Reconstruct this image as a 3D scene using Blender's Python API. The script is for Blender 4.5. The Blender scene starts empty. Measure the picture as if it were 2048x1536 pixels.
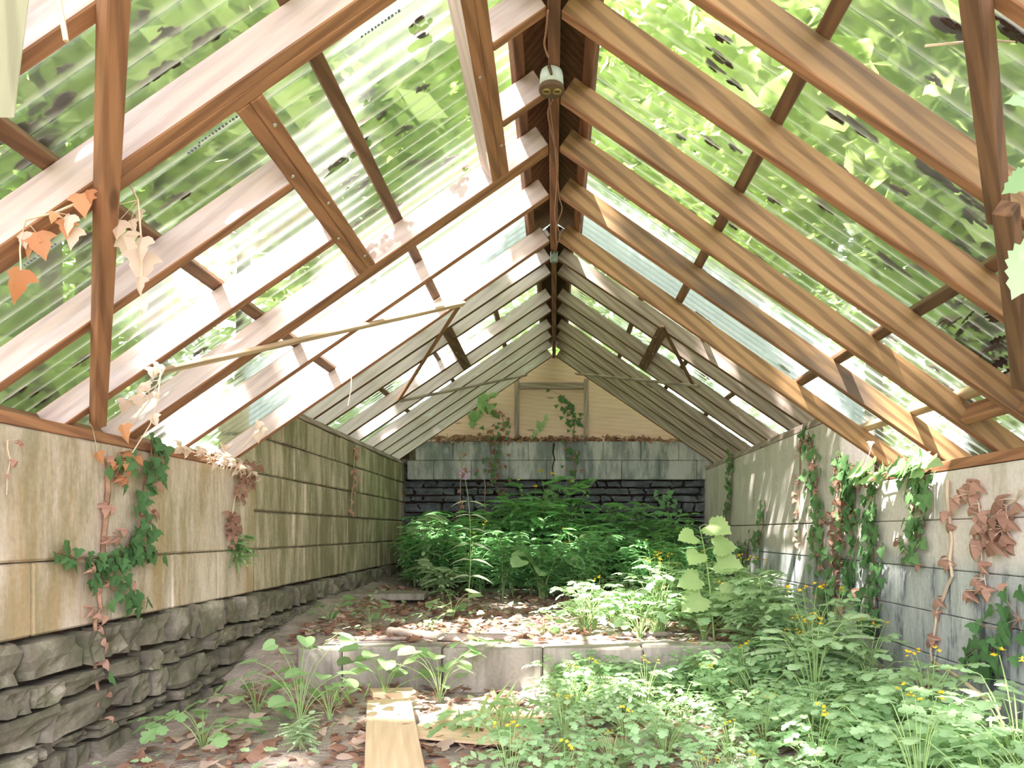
import bpy, bmesh, math, random
from mathutils import Vector, Matrix, noise
sc = bpy.context.scene
col = sc.collection
random.seed(7)
R = random.Random(11)
V = Vector

# ------------------------------------------------------------------ camera, world, sun, exposure
F, CX, CY, CZ = 1476.0, 1108.0, 1063.0, 0.80          # focal length and optical centre of the photo in pixels; eye height
cd = bpy.data.cameras.new('camera'); cam = bpy.data.objects.new('camera', cd); col.objects.link(cam)
cd.sensor_width = 36; cd.lens = F / 2048 * 36
cd.shift_x = -(CX - 1024) / 2048; cd.shift_y = (CY - 768) / 2048
cd.clip_start = 0.02; cd.clip_end = 200
cam.location = (0, 0, CZ); cam.rotation_euler = (math.pi / 2, 0, 0)
sc.camera = cam

w = bpy.data.worlds.new('sky'); sc.world = w; w.use_nodes = True
wn, wl = w.node_tree.nodes, w.node_tree.links
sky = wn.new('ShaderNodeTexSky'); sky.sky_type = 'HOSEK_WILKIE'; sky.turbidity = 4.0; sky.ground_albedo = 0.3
SUN = V((-0.36, -0.42, 0.83)).normalized()             # towards the sun
sky.sun_direction = SUN
mixw = wn.new('ShaderNodeMixRGB'); mixw.inputs[0].default_value = 0.72; mixw.inputs[2].default_value = (0.99, 0.94, 1.0, 1)
wl.new(sky.outputs[0], mixw.inputs[1]); wl.new(mixw.outputs[0], wn['Background'].inputs[0])
wn['Background'].inputs[1].default_value = 1.7
sd = bpy.data.lights.new('sun', 'SUN'); sd.energy = 9.0; sd.angle = 0.02; sd.color = (1.0, 0.92, 0.86)
sun = bpy.data.objects.new('sun', sd); col.objects.link(sun)
sun.rotation_euler = SUN.to_track_quat('Z', 'Y').to_euler(); sun.location = (0, 0, 12)
sc.view_settings.view_transform = 'Standard'; sc.view_settings.look = 'None'
sc.view_settings.gamma = 1.0; sc.view_settings.use_curve_mapping = False
sc.view_settings.exposure = 2.68
sc.cycles.use_denoising = True
sc.cycles.max_bounces = 10; sc.cycles.diffuse_bounces = 5; sc.cycles.transmission_bounces = 6
sc.cycles.transparent_max_bounces = 16; sc.cycles.sample_clamp_indirect = 6.0
sc.cycles.caustics_reflective = False; sc.cycles.caustics_refractive = False

# ------------------------------------------------------------------ measures
HF, SF = 1.52, 0.69        # front roof: underside of the ridge above the eye, slope
HB, SB = 1.91, 0.675       # back roof
WX = 1.65                  # inner faces of the side walls
YSTEP = 4.07               # where the low front roof meets the higher back roof
YB = 8.04                  # face of the back wall
RD = 0.089; RV = RD * math.sqrt(1 + SF * SF)            # rafter depth, and measured vertically

def W(px, py, y): return V(((px - CX) * y / F, y, CZ + (CY - py) * y / F))
def onX(px, py, x): return W(px, py, x * F / (px - CX))
def onZ(px, py, z): return W(px, py, (z - CZ) * F / (CY - py))
def under(px, py, back=False, lift=0.0):
    h, s = ((HB, SB) if back else (HF, SF))
    return W(px, py, (h + lift) / ((CY - py) / F + s * abs(px - CX) / F))
def zroof(x, back=False): return CZ + (HB - SB * abs(x) if back else HF - SF * abs(x))

# ------------------------------------------------------------------ helpers
def tag(o, label=None, cat=None, group=None, kind=None):
    for k, v in (('label', label), ('category', cat), ('group', group), ('kind', kind)):
        if v: o[k] = v
    return o
def empty(name, loc=(0, 0, 0)):
    o = bpy.data.objects.new(name, None); col.objects.link(o); o.location = loc; o.empty_display_size = 0.05; return o
def obj(name, me, mats, parent=None, smooth=False):
    for m in (mats if isinstance(mats, (list, tuple)) else [mats]): me.materials.append(m)
    if smooth: me.polygons.foreach_set('use_smooth', [True] * len(me.polygons))
    o = bpy.data.objects.new(name, me); col.objects.link(o)
    if parent: o.parent = parent
    return o
class MB:
    def __init__(s): s.v, s.f, s.m = [], [], []
    def add(s, vs, fs, mi=0):
        b = len(s.v); s.v.extend(vs); s.f.extend([tuple(b + i for i in f) for f in fs]); s.m.extend([mi] * len(fs))
    def build(s, name, mats, parent=None, smooth=False):
        me = bpy.data.meshes.new(name); me.from_pydata([tuple(v) for v in s.v], [], s.f)
        if any(s.m): me.polygons.foreach_set('material_index', s.m)
        me.update(); return obj(name, me, mats, parent, smooth)
def box(mb, x0, x1, y0, y1, z0, z1, bev=0.0, mi=0, M=None):
    bm = bmesh.new(); bmesh.ops.create_cube(bm, size=1)
    for v in bm.verts: v.co = V(((x0 + x1) / 2 + v.co.x * (x1 - x0), (y0 + y1) / 2 + v.co.y * (y1 - y0), (z0 + z1) / 2 + v.co.z * (z1 - z0)))
    if bev: bmesh.ops.bevel(bm, geom=bm.edges[:], offset=bev, segments=1, affect='EDGES')
    bm.verts.index_update()
    mb.add([(M @ v.co if M else v.co.copy()) for v in bm.verts], [[v.index for v in f.verts] for f in bm.faces], mi); bm.free()
def tube(mb, pts, r0, r1=None, n=5, mi=0):
    r1 = r0 if r1 is None else r1; b = len(mb.v); k = len(pts)
    for i, p in enumerate(pts):
        d = (pts[min(i + 1, k - 1)] - pts[max(i - 1, 0)]); d = d.normalized() if d.length > 1e-9 else V((0, 0, 1))
        a = d.cross(V((0, 0, 1)) if abs(d.z) < .9 else V((1, 0, 0))).normalized(); c = d.cross(a)
        r = r0 + (r1 - r0) * i / max(k - 1, 1)
        for j in range(n): t = 2 * math.pi * j / n; mb.v.append(p + a * math.cos(t) * r + c * math.sin(t) * r)
    fs = []
    for i in range(k - 1):
        for j in range(n): fs.append((b + i * n + j, b + i * n + (j + 1) % n, b + (i + 1) * n + (j + 1) % n, b + (i + 1) * n + j))
    fs.append(tuple(b + j for j in range(n))[::-1]); fs.append(tuple(b + (k - 1) * n + j for j in range(n)))
    mb.f.extend(fs); mb.m.extend([mi] * len(fs))
def frame(p, d, up):
    x = d.normalized(); y = up.cross(x)
    y = y.normalized() if y.length > 1e-6 else V((0, 1, 0)) ; z = x.cross(y)
    return Matrix(((x.x, y.x, z.x, p.x), (x.y, y.y, z.y, p.y), (x.z, y.z, z.z, p.z), (0, 0, 0, 1)))
def bez(a, b, c, n=6):
    return [a * (1 - t) ** 2 + b * 2 * t * (1 - t) + c * t * t for t in [i / (n - 1) for i in range(n)]]
def board(name, a, b, wdt, dep, up, mats, label=None, cat=None, group=None, parent=None, bev=0.003, warp=0.0, side=None):
    """a squared timber from A to B; A-B runs along the middle of its underside, WDT across, DEP towards UP; its own x runs along it"""
    M = frame(a, b - a, up); L = (b - a).length; mb = MB()
    n = max(1, int(L / 0.35)) if warp else 1
    box(mb, 0, L, -wdt / 2, wdt / 2, 0, dep, bev)
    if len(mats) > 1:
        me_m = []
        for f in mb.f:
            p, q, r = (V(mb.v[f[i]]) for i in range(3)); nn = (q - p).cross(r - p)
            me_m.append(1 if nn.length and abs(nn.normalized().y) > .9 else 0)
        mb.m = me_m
    o = mb.build(name, mats, parent); o.matrix_world = M
    return tag(o, label, cat, group)

# ------------------------------------------------------------------ materials
def mat(name):
    m = bpy.data.materials.new(name); m.use_nodes = True; t = m.node_tree; return m, t, t.nodes['Principled BSDF']
def nd(t, typ, _ins=None, **kw):
    n = t.nodes.new(typ)
    for k, v in kw.items(): setattr(n, k, v)
    for k, v in (_ins or {}).items():
        if isinstance(v, bpy.types.NodeSocket): t.links.new(v, n.inputs[k])
        else: n.inputs[k].default_value = v
    return n
def ramp(t, fac, stops):
    r = nd(t, 'ShaderNodeValToRGB', {0: fac}); e = r.color_ramp.elements
    while len(e) < len(stops): e.new(0.5)
    for x, (p, c) in zip(e, stops): x.position = p; x.color = (*c, 1) if len(c) == 3 else c
    return r.outputs[0]
def g3(v): return (v, v, v)
def coords(t, scale, rnd=True, kind='Object'):
    tc = nd(t, 'ShaderNodeTexCoord').outputs[kind]
    if rnd:
        oi = nd(t, 'ShaderNodeObjectInfo'); mu = nd(t, 'ShaderNodeMath', {0: oi.outputs['Random'], 1: 37.0}, operation='MULTIPLY')
        tc = nd(t, 'ShaderNodeVectorMath', {0: tc, 1: mu.outputs[0]}, operation='ADD').outputs[0]
    return nd(t, 'ShaderNodeMapping', {'Vector': tc, 'Scale': scale}).outputs[0]
def noi(t, scale, s=1.0, detail=4.0, rnd=True, rough=.55):
    return nd(t, 'ShaderNodeTexNoise', {'Vector': coords(t, scale, rnd), 'Scale': s, 'Detail': detail, 'Roughness': rough}).outputs[0]
def mixc(t, f, a, b, mode='MIX'):
    n = nd(t, 'ShaderNodeMixRGB', blend_type=mode)
    for i, v in enumerate((f, a, b)):
        if isinstance(v, bpy.types.NodeSocket): t.links.new(v, n.inputs[i])
        else: n.inputs[i].default_value = v if i == 0 else (*v, 1)
    return n.outputs[0]
def bump(t, b, h, s=.3, d=.01):
    t.links.new(nd(t, 'ShaderNodeBump', {'Height': h, 'Strength': s, 'Distance': d}).outputs[0], b.inputs['Normal'])

def wood(name, lo, hi, dark, stain=.5, rough=.75, wash=None, washfac=(.35, .55), ringf=.38):
    m, t, b = mat(name)
    fine = noi(t, (2.2, 60, 60), 1, 5)
    ring = nd(t, 'ShaderNodeTexWave', {'Vector': coords(t, (.9, 8, 8)), 'Scale': 1.6, 'Distortion': 4.5, 'Detail': 2.0, 'Detail Scale': .7}, wave_type='BANDS', bands_direction='DIAGONAL').outputs[0]
    c = ramp(t, fine, [(.3, lo), (.7, hi)])
    c = mixc(t, ringf, c, ramp(t, ring, [(.15, tuple(x * .55 for x in lo)), (.6, hi)]))
    st = noi(t, (1.3, 4, 4), 1.0, 3)
    c = mixc(t, ramp(t, st, [(.52, g3(0)), (.72, g3(stain))]), c, dark)
    kn = nd(t, 'ShaderNodeTexVoronoi', {'Vector': coords(t, (2.4, 9, 9)), 'Scale': 1.0}).outputs['Distance']
    c = mixc(t, ramp(t, kn, [(.07, g3(.8)), (.13, g3(0))]), c, tuple(x * .45 for x in lo))
    if wash:
        wf = noi(t, (1.6, 22, 22), 1, 5, rough=.7)
        c = mixc(t, ramp(t, wf, [(washfac[0], g3(.88)), (washfac[1], g3(.42))]), c, wash)
        pl = noi(t, (3, 10, 10), 1.2, 2)
        c = mixc(t, ramp(t, pl, [(.66, g3(0)), (.68, g3(.9))]), c, (.86, .86, .84))
    t.links.new(c, b.inputs['Base Color']); b.inputs['Roughness'].default_value = rough
    bump(t, b, fine, .25, .004); return m
M_bare = wood('bare_red_brown_pine', (.25, .105, .055), (.42, .20, .105), (.10, .05, .035), .6)
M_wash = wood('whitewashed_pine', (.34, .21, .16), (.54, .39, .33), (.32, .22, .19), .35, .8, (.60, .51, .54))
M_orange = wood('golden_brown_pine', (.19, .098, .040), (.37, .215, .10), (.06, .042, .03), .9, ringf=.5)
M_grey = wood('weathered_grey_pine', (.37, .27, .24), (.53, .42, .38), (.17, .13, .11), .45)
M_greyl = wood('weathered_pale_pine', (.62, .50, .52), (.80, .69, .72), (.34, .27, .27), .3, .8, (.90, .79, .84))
M_dark = wood('dark_brown_batten', (.12, .055, .032), (.22, .11, .06), (.05, .03, .02), .5)
M_ridge = wood('red_brown_ridge_wood', (.16, .06, .035), (.30, .125, .07), (.05, .025, .02), .5)
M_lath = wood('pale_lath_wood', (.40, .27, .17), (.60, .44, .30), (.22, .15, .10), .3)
M_plank = wood('new_tan_plank', (.60, .42, .27), (.76, .57, .40), (.46, .31, .20), .4, ringf=.1)
M_ply = wood('peach_plywood', (.90, .62, .48), (.98, .77, .64), (.70, .44, .33), .3, ringf=.12)
M_paint = wood('painted_pale_board', (.60, .58, .48), (.74, .74, .64), (.35, .30, .22), .3)

def sheet_mat():
    m, t, b = mat('clear_corrugated_plastic'); t.nodes.remove(b); out = t.nodes['Material Output']
    tr = nd(t, 'ShaderNodeBsdfTransparent', {0: (.93, .97, .94, 1)})
    rf = nd(t, 'ShaderNodeBsdfRefraction', {'Color': (.95, .99, .95, 1), 'Roughness': .30, 'IOR': 1.05})
    tl = nd(t, 'ShaderNodeBsdfTranslucent', {0: (.82, .88, .83, 1)})
    df = nd(t, 'ShaderNodeBsdfDiffuse', {0: (.72, .78, .74, 1)})
    gl = nd(t, 'ShaderNodeBsdfGlossy', {'Color': (1, 1, 1, 1), 'Roughness': .16})
    # local x runs down the slope, y along the ridge
    streak = noi(t, (.8, 15, 1), 1, 3, rough=.5)
    blot = noi(t, (2, 2.5, 2), 1, 3)
    dirt = nd(t, 'ShaderNodeMath', {0: streak, 1: blot}, operation='MULTIPLY').outputs[0]
    milk = ramp(t, dirt, [(.14, g3(.05)), (.42, g3(.17))])
    zl = nd(t, 'ShaderNodeSeparateXYZ', {0: nd(t, 'ShaderNodeTexCoord').outputs['Object']}).outputs[2]
    val = ramp(t, nd(t, 'ShaderNodeMapRange', {0: zl, 1: -.0085, 2: .0085}).outputs[0], [(.0, g3(1)), (.22, g3(.15)), (.55, g3(0))])
    a = nd(t, 'ShaderNodeMixShader', {0: .30, 1: tr.outputs[0], 2: rf.outputs[0]})
    d = nd(t, 'ShaderNodeMixShader', {0: .35, 1: tl.outputs[0], 2: df.outputs[0]})
    a = nd(t, 'ShaderNodeMixShader', {0: milk, 1: a.outputs[0], 2: d.outputs[0]})
    vd = nd(t, 'ShaderNodeBsdfTranslucent', {0: (.62, .54, .50, 1)})
    vf = nd(t, 'ShaderNodeMath', {0: val, 1: nd(t, 'ShaderNodeMath', {0: blot, 1: 0.55}, operation='MULTIPLY').outputs[0]}, operation='MULTIPLY').outputs[0]
    a = nd(t, 'ShaderNodeMixShader', {0: vf, 1: a.outputs[0], 2: vd.outputs[0]})
    a = nd(t, 'ShaderNodeMixShader', {0: .05, 1: a.outputs[0], 2: gl.outputs[0]})
    t.links.new(a.outputs[0], out.inputs[0]); return m
M_sheet = sheet_mat()

def leafmat(name, c1, c2, trans=.4, rough=.5, tcol=None):
    m, t, b = mat(name); out = t.nodes['Material Output']
    n = noi(t, (9, 9, 9), 1, 2, rnd=False)
    oi = nd(t, 'ShaderNodeObjectInfo').outputs['Random']
    f = nd(t, 'ShaderNodeMath', {0: n, 1: oi}, operation='ADD').outputs[0]
    c = ramp(t, nd(t, 'ShaderNodeMath', {0: f, 1: .5}, operation='MULTIPLY').outputs[0], [(.25, c1), (.75, c2)])
    t.links.new(c, b.inputs['Base Color']); b.inputs['Roughness'].default_value = rough
    tl = nd(t, 'ShaderNodeBsdfTranslucent', {0: mixc(t, .6, c, tcol or tuple(min(1, x * 1.5) for x in c2))})
    mx = nd(t, 'ShaderNodeMixShader', {0: trans, 1: b.outputs[0], 2: tl.outputs[0]})
    t.links.new(mx.outputs[0], out.inputs[0]); return m
M_cel = leafmat('celandine_leaf', (.28, .46, .23), (.48, .65, .39), .42, .65)
M_fern = leafmat('feathery_leaf', (.15, .36, .15), (.30, .56, .25), .45, .65)
M_must = leafmat('round_leaf', (.20, .38, .15), (.36, .54, .26), .38)
M_jag = leafmat('toothed_pale_leaf', (.28, .42, .16), (.44, .56, .26), .38, .65)
M_ivy = leafmat('ivy_leaf', (.07, .17, .06), (.15, .29, .11), .25, .65)
M_palel = leafmat('silvery_leaf', (.52, .60, .42), (.68, .74, .56), .3)
M_grass = leafmat('grass_blade', (.24, .40, .12), (.42, .56, .22), .35)
M_dead = leafmat('dead_leaf', (.27, .14, .10), (.54, .32, .25), .25, .7)
M_orangel = leafmat('orange_dry_leaf', (.45, .16, .06), (.72, .36, .20), .45, .6)
M_bleach = leafmat('bleached_dry_leaf', (.62, .45, .38), (.78, .62, .54), .4, .7)
M_tree = leafmat('tree_leaf', (.33, .43, .15), (.55, .65, .27), .5, .6, (.61, .80, .30))
M_yel = leafmat('yellow_petal', (.90, .55, .03), (.95, .68, .06), .3)
M_purp = leafmat('mauve_petal', (.62, .40, .66), (.76, .55, .78), .3)
def plain(name, c, rough=.8, metal=0.0, nscale=None, amt=.25):
    m, t, b = mat(name)
    if nscale:
        n = noi(t, (nscale,) * 3, 1, 4)
        t.links.new(ramp(t, n, [(.3, tuple(x * (1 - amt) for x in c)), (.7, tuple(min(1, x * (1 + amt)) for x in c))]), b.inputs['Base Color'])
    else: b.inputs['Base Color'].default_value = (*c, 1)
    b.inputs['Roughness'].default_value = rough; b.inputs['Metallic'].default_value = metal; return m
M_stem = plain('green_stem', (.26, .38, .14), .6)
M_vine = plain('brown_vine_bark', (.30, .18, .12), .9, 0, 20, .4)
M_drystem = plain('dry_pale_stem', (.62, .48, .36), .9)
M_mulch = plain('rotted_leaf_mulch', (.055, .03, .022), .95, 0, 30, .6)
M_bark = plain('tree_bark', (.12, .09, .065), .95, 0, 6, .4)
M_porc = plain('grey_porcelain', (.56, .62, .58), .35)
M_rust = plain('brown_rusted_metal', (.12, .07, .04), .7)
M_brass = plain('tarnished_brass', (.34, .26, .10), .5, .6)
M_galv = plain('galvanised_steel', (.45, .52, .56), .5, .5, 30, .3)
M_wire = plain('brown_cable', (.34, .16, .11), .6)
M_ink = plain('blue_grey_ink', (.20, .24, .36), .6)
M_nail = plain('nail_head', (.55, .55, .52), .4, .7)
M_mortar = plain('dark_joint_mortar', (.16, .14, .10), .95, 0, 15, .4)

def masonry(name, base, light, stain1, stain2, s1=(.46, .64), s2=(.5, .68), streak=(4.5, 4.5, .9), low=None):
    m, t, b = mat(name)
    n1 = noi(t, streak, 1.3, 5, False, .65); n2 = noi(t, (2.0, 2.0, 1.1), 1.6, 5, False); n3 = noi(t, (9, 9, 1.7), 1, 5, False, .75)
    n4 = noi(t, (55, 55, 55), 1, 3, False)
    c = ramp(t, n2, [(.3, base), (.7, light)])
    c = mixc(t, ramp(t, n1, [(s1[0], g3(0)), (s1[1], g3(.85))]), c, stain1)
    c = mixc(t, ramp(t, n3, [(s2[0], g3(0)), (s2[1], g3(.7))]), c, stain2)
    if low:   # grey weathered paint below a height, with a ragged dripping edge
        z = nd(t, 'ShaderNodeSeparateXYZ', {0: nd(t, 'ShaderNodeTexCoord').outputs['Object']}).outputs[2]
        zz = nd(t, 'ShaderNodeMath', {0: z, 1: nd(t, 'ShaderNodeMath', {0: n1, 1: .10}, operation='MULTIPLY').outputs[0]}, operation='ADD').outputs[0]
        k = ramp(t, nd(t, 'ShaderNodeMapRange', {0: zz, 1: low[0] - .02, 2: low[0] + .06}).outputs[0], [(0, g3(1)), (1, g3(0))])
        gcol = ramp(t, n3, [(.36, (.10, .115, .13)), (.46, low[1]), (.62, low[2])])
        c = mixc(t, k, c, gcol)
    c = mixc(t, .25, c, ramp(t, n4, [(.3, g3(.35)), (.7, g3(1))]), 'MULTIPLY')
    t.links.new(c, b.inputs['Base Color']); b.inputs['Roughness'].default_value = .92
    bump(t, b, n4, .35, .006); return m
M_left = masonry('cream_stained_block', (.56, .46, .37), (.72, .61, .52), (.40, .28, .14), (.31, .26, .15), (.44, .60), (.46, .62))
M_leftb = masonry('olive_stained_block', (.50, .42, .31), (.64, .54, .42), (.26, .22, .12), (.19, .175, .10), (.44, .58), (.45, .60))
M_right = masonry('pale_plastered_block', (.68, .60, .56), (.80, .72, .68), (.44, .38, .28), (.42, .38, .33), (.56, .75), (.56, .74), low=(.70, (.40, .42, .43), (.56, .57, .56)))
M_back = masonry('blackened_block', (.53, .52, .54), (.72, .70, .70), (.20, .23, .235), (.15, .18, .19), (.43, .58), (.50, .66), (3.5, 3.5, 1.0))
M_curb = masonry('grey_kerb_block', (.30, .265, .23), (.42, .375, .335), (.19, .17, .135), (.15, .135, .11))
def stone(name, a, b_, c_, mossy):
    m, t, b = mat(name)
    n = noi(t, (6, 6, 6), 1, 8, False, .7); n2 = noi(t, (4, 4, 4), 1.7, 6, False, .7); n3 = noi(t, (26, 26, 26), 1, 6, False, .7)
    c = ramp(t, n, [(.3, a), (.55, b_), (.75, c_)])
    c = mixc(t, ramp(t, n2, [(.48, g3(0)), (.66, g3(.6))]), c, mossy)
    t.links.new(c, b.inputs['Base Color']); b.inputs['Roughness'].default_value = .9
    bump(t, b, n3, .6, .01); return m
M_stone = stone('mossy_fieldstone', (.075, .068, .05), (.20, .175, .135), (.44, .40, .33), (.085, .10, .045))
M_slate = stone('dark_bluish_stone', (.06, .065, .08), (.15, .16, .185), (.28, .29, .32), (.05, .065, .06))
def floormat():
    m, t, b = mat('dirt_and_leaf_mould')
    n = noi(t, (7, 7, 7), 1, 6, False); n2 = noi(t, (60, 60, 60), 1, 3, False); n3 = noi(t, (1.4, 1.4, 1.4), 1, 3, False)
    c = ramp(t, n, [(.3, (.20, .15, .125)), (.5, (.36, .285, .25)), (.72, (.52, .41, .37))])
    c = mixc(t, ramp(t, n2, [(.45, g3(0)), (.6, g3(.5))]), c, (.30, .29, .29))
    t.links.new(c, b.inputs['Base Color']); b.inputs['Roughness'].default_value = .95
    bump(t, b, n2, .8, .02); return m
M_floor = floormat()
M_out = plain('woodland_ground', (.10, .11, .05), .95, 0, 3, .5)

# ------------------------------------------------------------------ ground
def hfloor(x, y):
    k = max(0.0, min(1.0, (y - 3.80) / .08))
    if x < -1.24: k = max(0.0, min(1.0, (y - 3.3) / .9)); k = k * k * (3 - 2 * k)
    if x > 1.05: k2 = max(0.0, min(1.0, (y - 3.0) / 1.2)); k = max(k, k2 * k2 * (3 - 2 * k2))
    z = .205 * k + .028 * noise.noise(V((x * 1.7, y * 1.7, 3))) + .012 * noise.noise(V((x * 6, y * 6, 1)))
    if y > 4.2: z += .02 * (y - 4.2)
    if x < -1.2 and y > 4.2: z += .10 * min(1, (y - 4.2)) * (-1.2 - x) / .45
    return z
mb = MB(); nx, ny = 68, 154
for j in range(ny + 1):
    for i in range(nx + 1):
        x = -1.72 + 3.44 * i / nx; y = .4 + 7.75 * j / ny; mb.v.append((x, y, hfloor(x, y)))
for j in range(ny):
    for i in range(nx):
        a = j * (nx + 1) + i; mb.f.append((a, a + 1, a + nx + 2, a + nx + 1)); mb.m.append(0)
tag(mb.build('floor', M_floor, None, True), kind='structure')
mb = MB(); box(mb, -22, 22, -14, 30, -.5, -.12)
tag(mb.build('ground_outside', M_out), kind='structure')

# ------------------------------------------------------------------ walls
def blockrow(mb, y0, y1, z0, z1, x, thick, sgn, ph, ln=.41, gap=.007, mi=0, jit=.004, bev=.007):
    y = y0 - ph * ln
    while y < y1 - .01:
        a, b = max(y, y0), min(y + ln - gap, y1)
        if b - a > .03:
            o = R.uniform(-jit, jit); xa, xb = x + o, x + sgn * thick
            box(mb, min(xa, xb), max(xa, xb), a, b, z0 + gap / 2, z1 - gap / 2, bev, mi)
        y += ln
Z = lambda r: CZ + r
def stonewall(mb, along, a0, a1, z0, z1, depth_at, hmin, hmax, lmin, lmax, rough=.3):
    """rough coursed stones; along='y' for a side wall, 'x' for the end wall; depth_at(side) gives the face position and inward direction"""
    face, inward = depth_at; z = z0
    while z < z1 - .02:
        h = min(R.uniform(hmin, hmax), z1 - z); h = z1 - z if z1 - z - h < .05 else h
        a = a0 - R.uniform(0, lmax * .5)
        while a < a1:
            ln = R.uniform(lmin, lmax); hh = h * R.uniform(.85, 1.08); dd = R.uniform(-.02, .03); seed = R.uniform(0, 99); rnd_ = R.uniform(.02, .16)
            bm = bmesh.new(); bmesh.ops.create_cube(bm, size=2); bmesh.ops.subdivide_edges(bm, edges=bm.edges[:], cuts=3, use_grid_fill=True)
            bm.verts.index_update(); vs = []
            skew = R.uniform(-.12, .12)
            for v in bm.verts:
                p = v.co.copy(); q = p.normalized() * 1.32; p = p.lerp(q, rnd_)
                p = p + p * (rough * noise.noise(p * .9 + V((seed, seed * .7, 0)))) + .10 * V((noise.noise(p * 2.2 + V((seed, 0, 9))), noise.noise(p * 2.2 + V((0, seed, 5))), noise.noise(p * 2.2 + V((7, 0, seed)))))
                u = a + ln / 2 + (p.x + skew * p.z) * (ln / 2 - .010); zz = z + h / 2 + (p.z + .12 * skew * p.x) * (hh / 2 - .008); d = face + inward * (.09 - .10 * p.y - dd)
                vs.append((d, u, zz) if along == 'y' else (u, d, zz))
            mb.add(vs, [[v.index for v in f.verts] for f in bm.faces]); bm.free(); a += ln
        z += h
def make_left():
    mb = MB()
    # front length: smooth parged upper courses over one row of blocks
    box(mb, -1.85, -WX, .3, YSTEP - .005, Z(-.095), Z(.325), .008, 0)
    blockrow(mb, .3, YSTEP, Z(-.335), Z(-.098), -WX - .004, .2, -1, .25, .43, .004, 0, .006)
    # back length: five courses of bare blocks
    for k, (a, b) in enumerate(((-.335, -.10), (-.10, .115), (.115, .325), (.325, .535), (.535, .735))):
        blockrow(mb, YSTEP, 8.25, Z(a), Z(b), -WX, .2, -1, .5 * (k % 2), .41, .009, 1, .008, .008)
    box(mb, -1.84, -WX - .018, .3, 8.25, Z(-.33), Z(.32), 0, 2); box(mb, -1.84, -WX - .018, YSTEP + .02, 8.25, Z(.3), Z(.72), 0, 2)
    o = tag(mb.build('wall_left', [M_left, M_leftb, M_mortar]), 'cream stained block wall stepping up towards the back, over a stone footing', None, None, 'structure')
    mb = MB(); stonewall(mb, 'y', .4, 8.1, -.12, Z(-.335), (-WX + .01, -1), .05, .13, .08, .27, .30)
    box(mb, -1.9, -1.70, .3, 8.2, -.2, Z(-.34), 0, 1)
    mb.build('stone_footing', [M_stone, M_mulch], o)
make_left()
def make_right():
    mb = MB()
    zs = (-.95, -.74, -.54, -.35, -.16, .05, .255)
    for a, b in zip(zs, zs[1:]):
        blockrow(mb, .3, 4.25, Z(a), Z(b), WX, .2, 1, R.random(), .82, .003, 0, .003, .004)
    zs = (-.95, -.74, -.54, -.35, -.16, .05)
    for a, b in zip(zs, zs[1:]):
        blockrow(mb, 4.25, 8.25, Z(a), Z(b), WX, .2, 1, R.random(), .82, .004, 0, .003, .004)
    box(mb, WX, 1.85, 4.255, 8.25, Z(.055), Z(.665), .006)
    box(mb, WX + .016, 1.84, .3, 8.25, -.2, Z(.25), 0, 1); box(mb, WX + .016, 1.84, 4.27, 8.25, Z(.2), Z(.65), 0, 1)
    tag(mb.build('wall_right', [M_right, M_mortar]), 'pale plastered block wall with grey dripping lower courses', None, None, 'structure')
make_right()
def make_back():
    mb = MB()
    for k, (a, b) in enumerate(((.565, .775), (.775, .985))):
        x = -1.72 - .2 * k
        first = True
        while x < 1.72:
            ln = .41; xa, xb = max(x, -1.60 if k == 0 else -1.52), min(x + ln - .004, 1.72)
            if xb - xa > .05:
                o = R.uniform(-.004, .004); box(mb, xa, xb, YB + o, YB + .22, Z(a) + .002, Z(b) - .002, .006)
            x += ln
    box(mb, -1.58, 1.7, YB + .014, YB + .2, Z(.57), Z(.975), 0, 1)
    o = tag(mb.build('wall_back', [M_back, M_mortar]), 'blackened two-course block band on dark rubble stone', None, None, 'structure')
    mb = MB(); stonewall(mb, 'x', -1.8, 1.8, .05, Z(.56), (YB + .08, 1), .05, .12, .10, .34, .3)
    # rubble rising into the broken upper corner
    stonewall(mb, 'x', -1.85, -1.58, Z(.56), Z(.80), (YB + .12, 1), .07, .12, .12, .2, .3)
    box(mb, -1.9, 1.9, YB + .19, YB + .4, -.1, Z(.97), 0, 1)
    mb.build('rubble_stone', [M_slate, M_mulch], o)
make_back()

# ------------------------------------------------------------------ wall plates
UPZ = V((0, 0, 1))
board('wall_plate', V((-1.70, .5, Z(.326))), V((-1.70, YSTEP + .02, Z(.326))), .10, .038, UPZ, [M_bare], 'brown timber plate lying on the low front length of the cream wall', 'timber plate')
board('wall_plate', V((-1.70, YSTEP + .05, Z(.737))), V((-1.70, 8.2, Z(.737))), .10, .036, UPZ, [M_grey], 'mossy grey timber plate lying on the tall back length of the block wall', 'timber plate')
board('wall_plate', V((1.70, .5, Z(.257))), V((1.70, 4.2, Z(.257))), .10, .042, UPZ, [M_bare], 'red-brown timber plate on the low front length of the pale ivy-hung wall', 'timber plate')
board('wall_plate', V((1.70, 4.28, Z(.667))), V((1.70, 8.2, Z(.667))), .10, .045, UPZ, [M_grey], 'grey timber plate on the tall back length of the pale plastered wall', 'timber plate')

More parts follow.
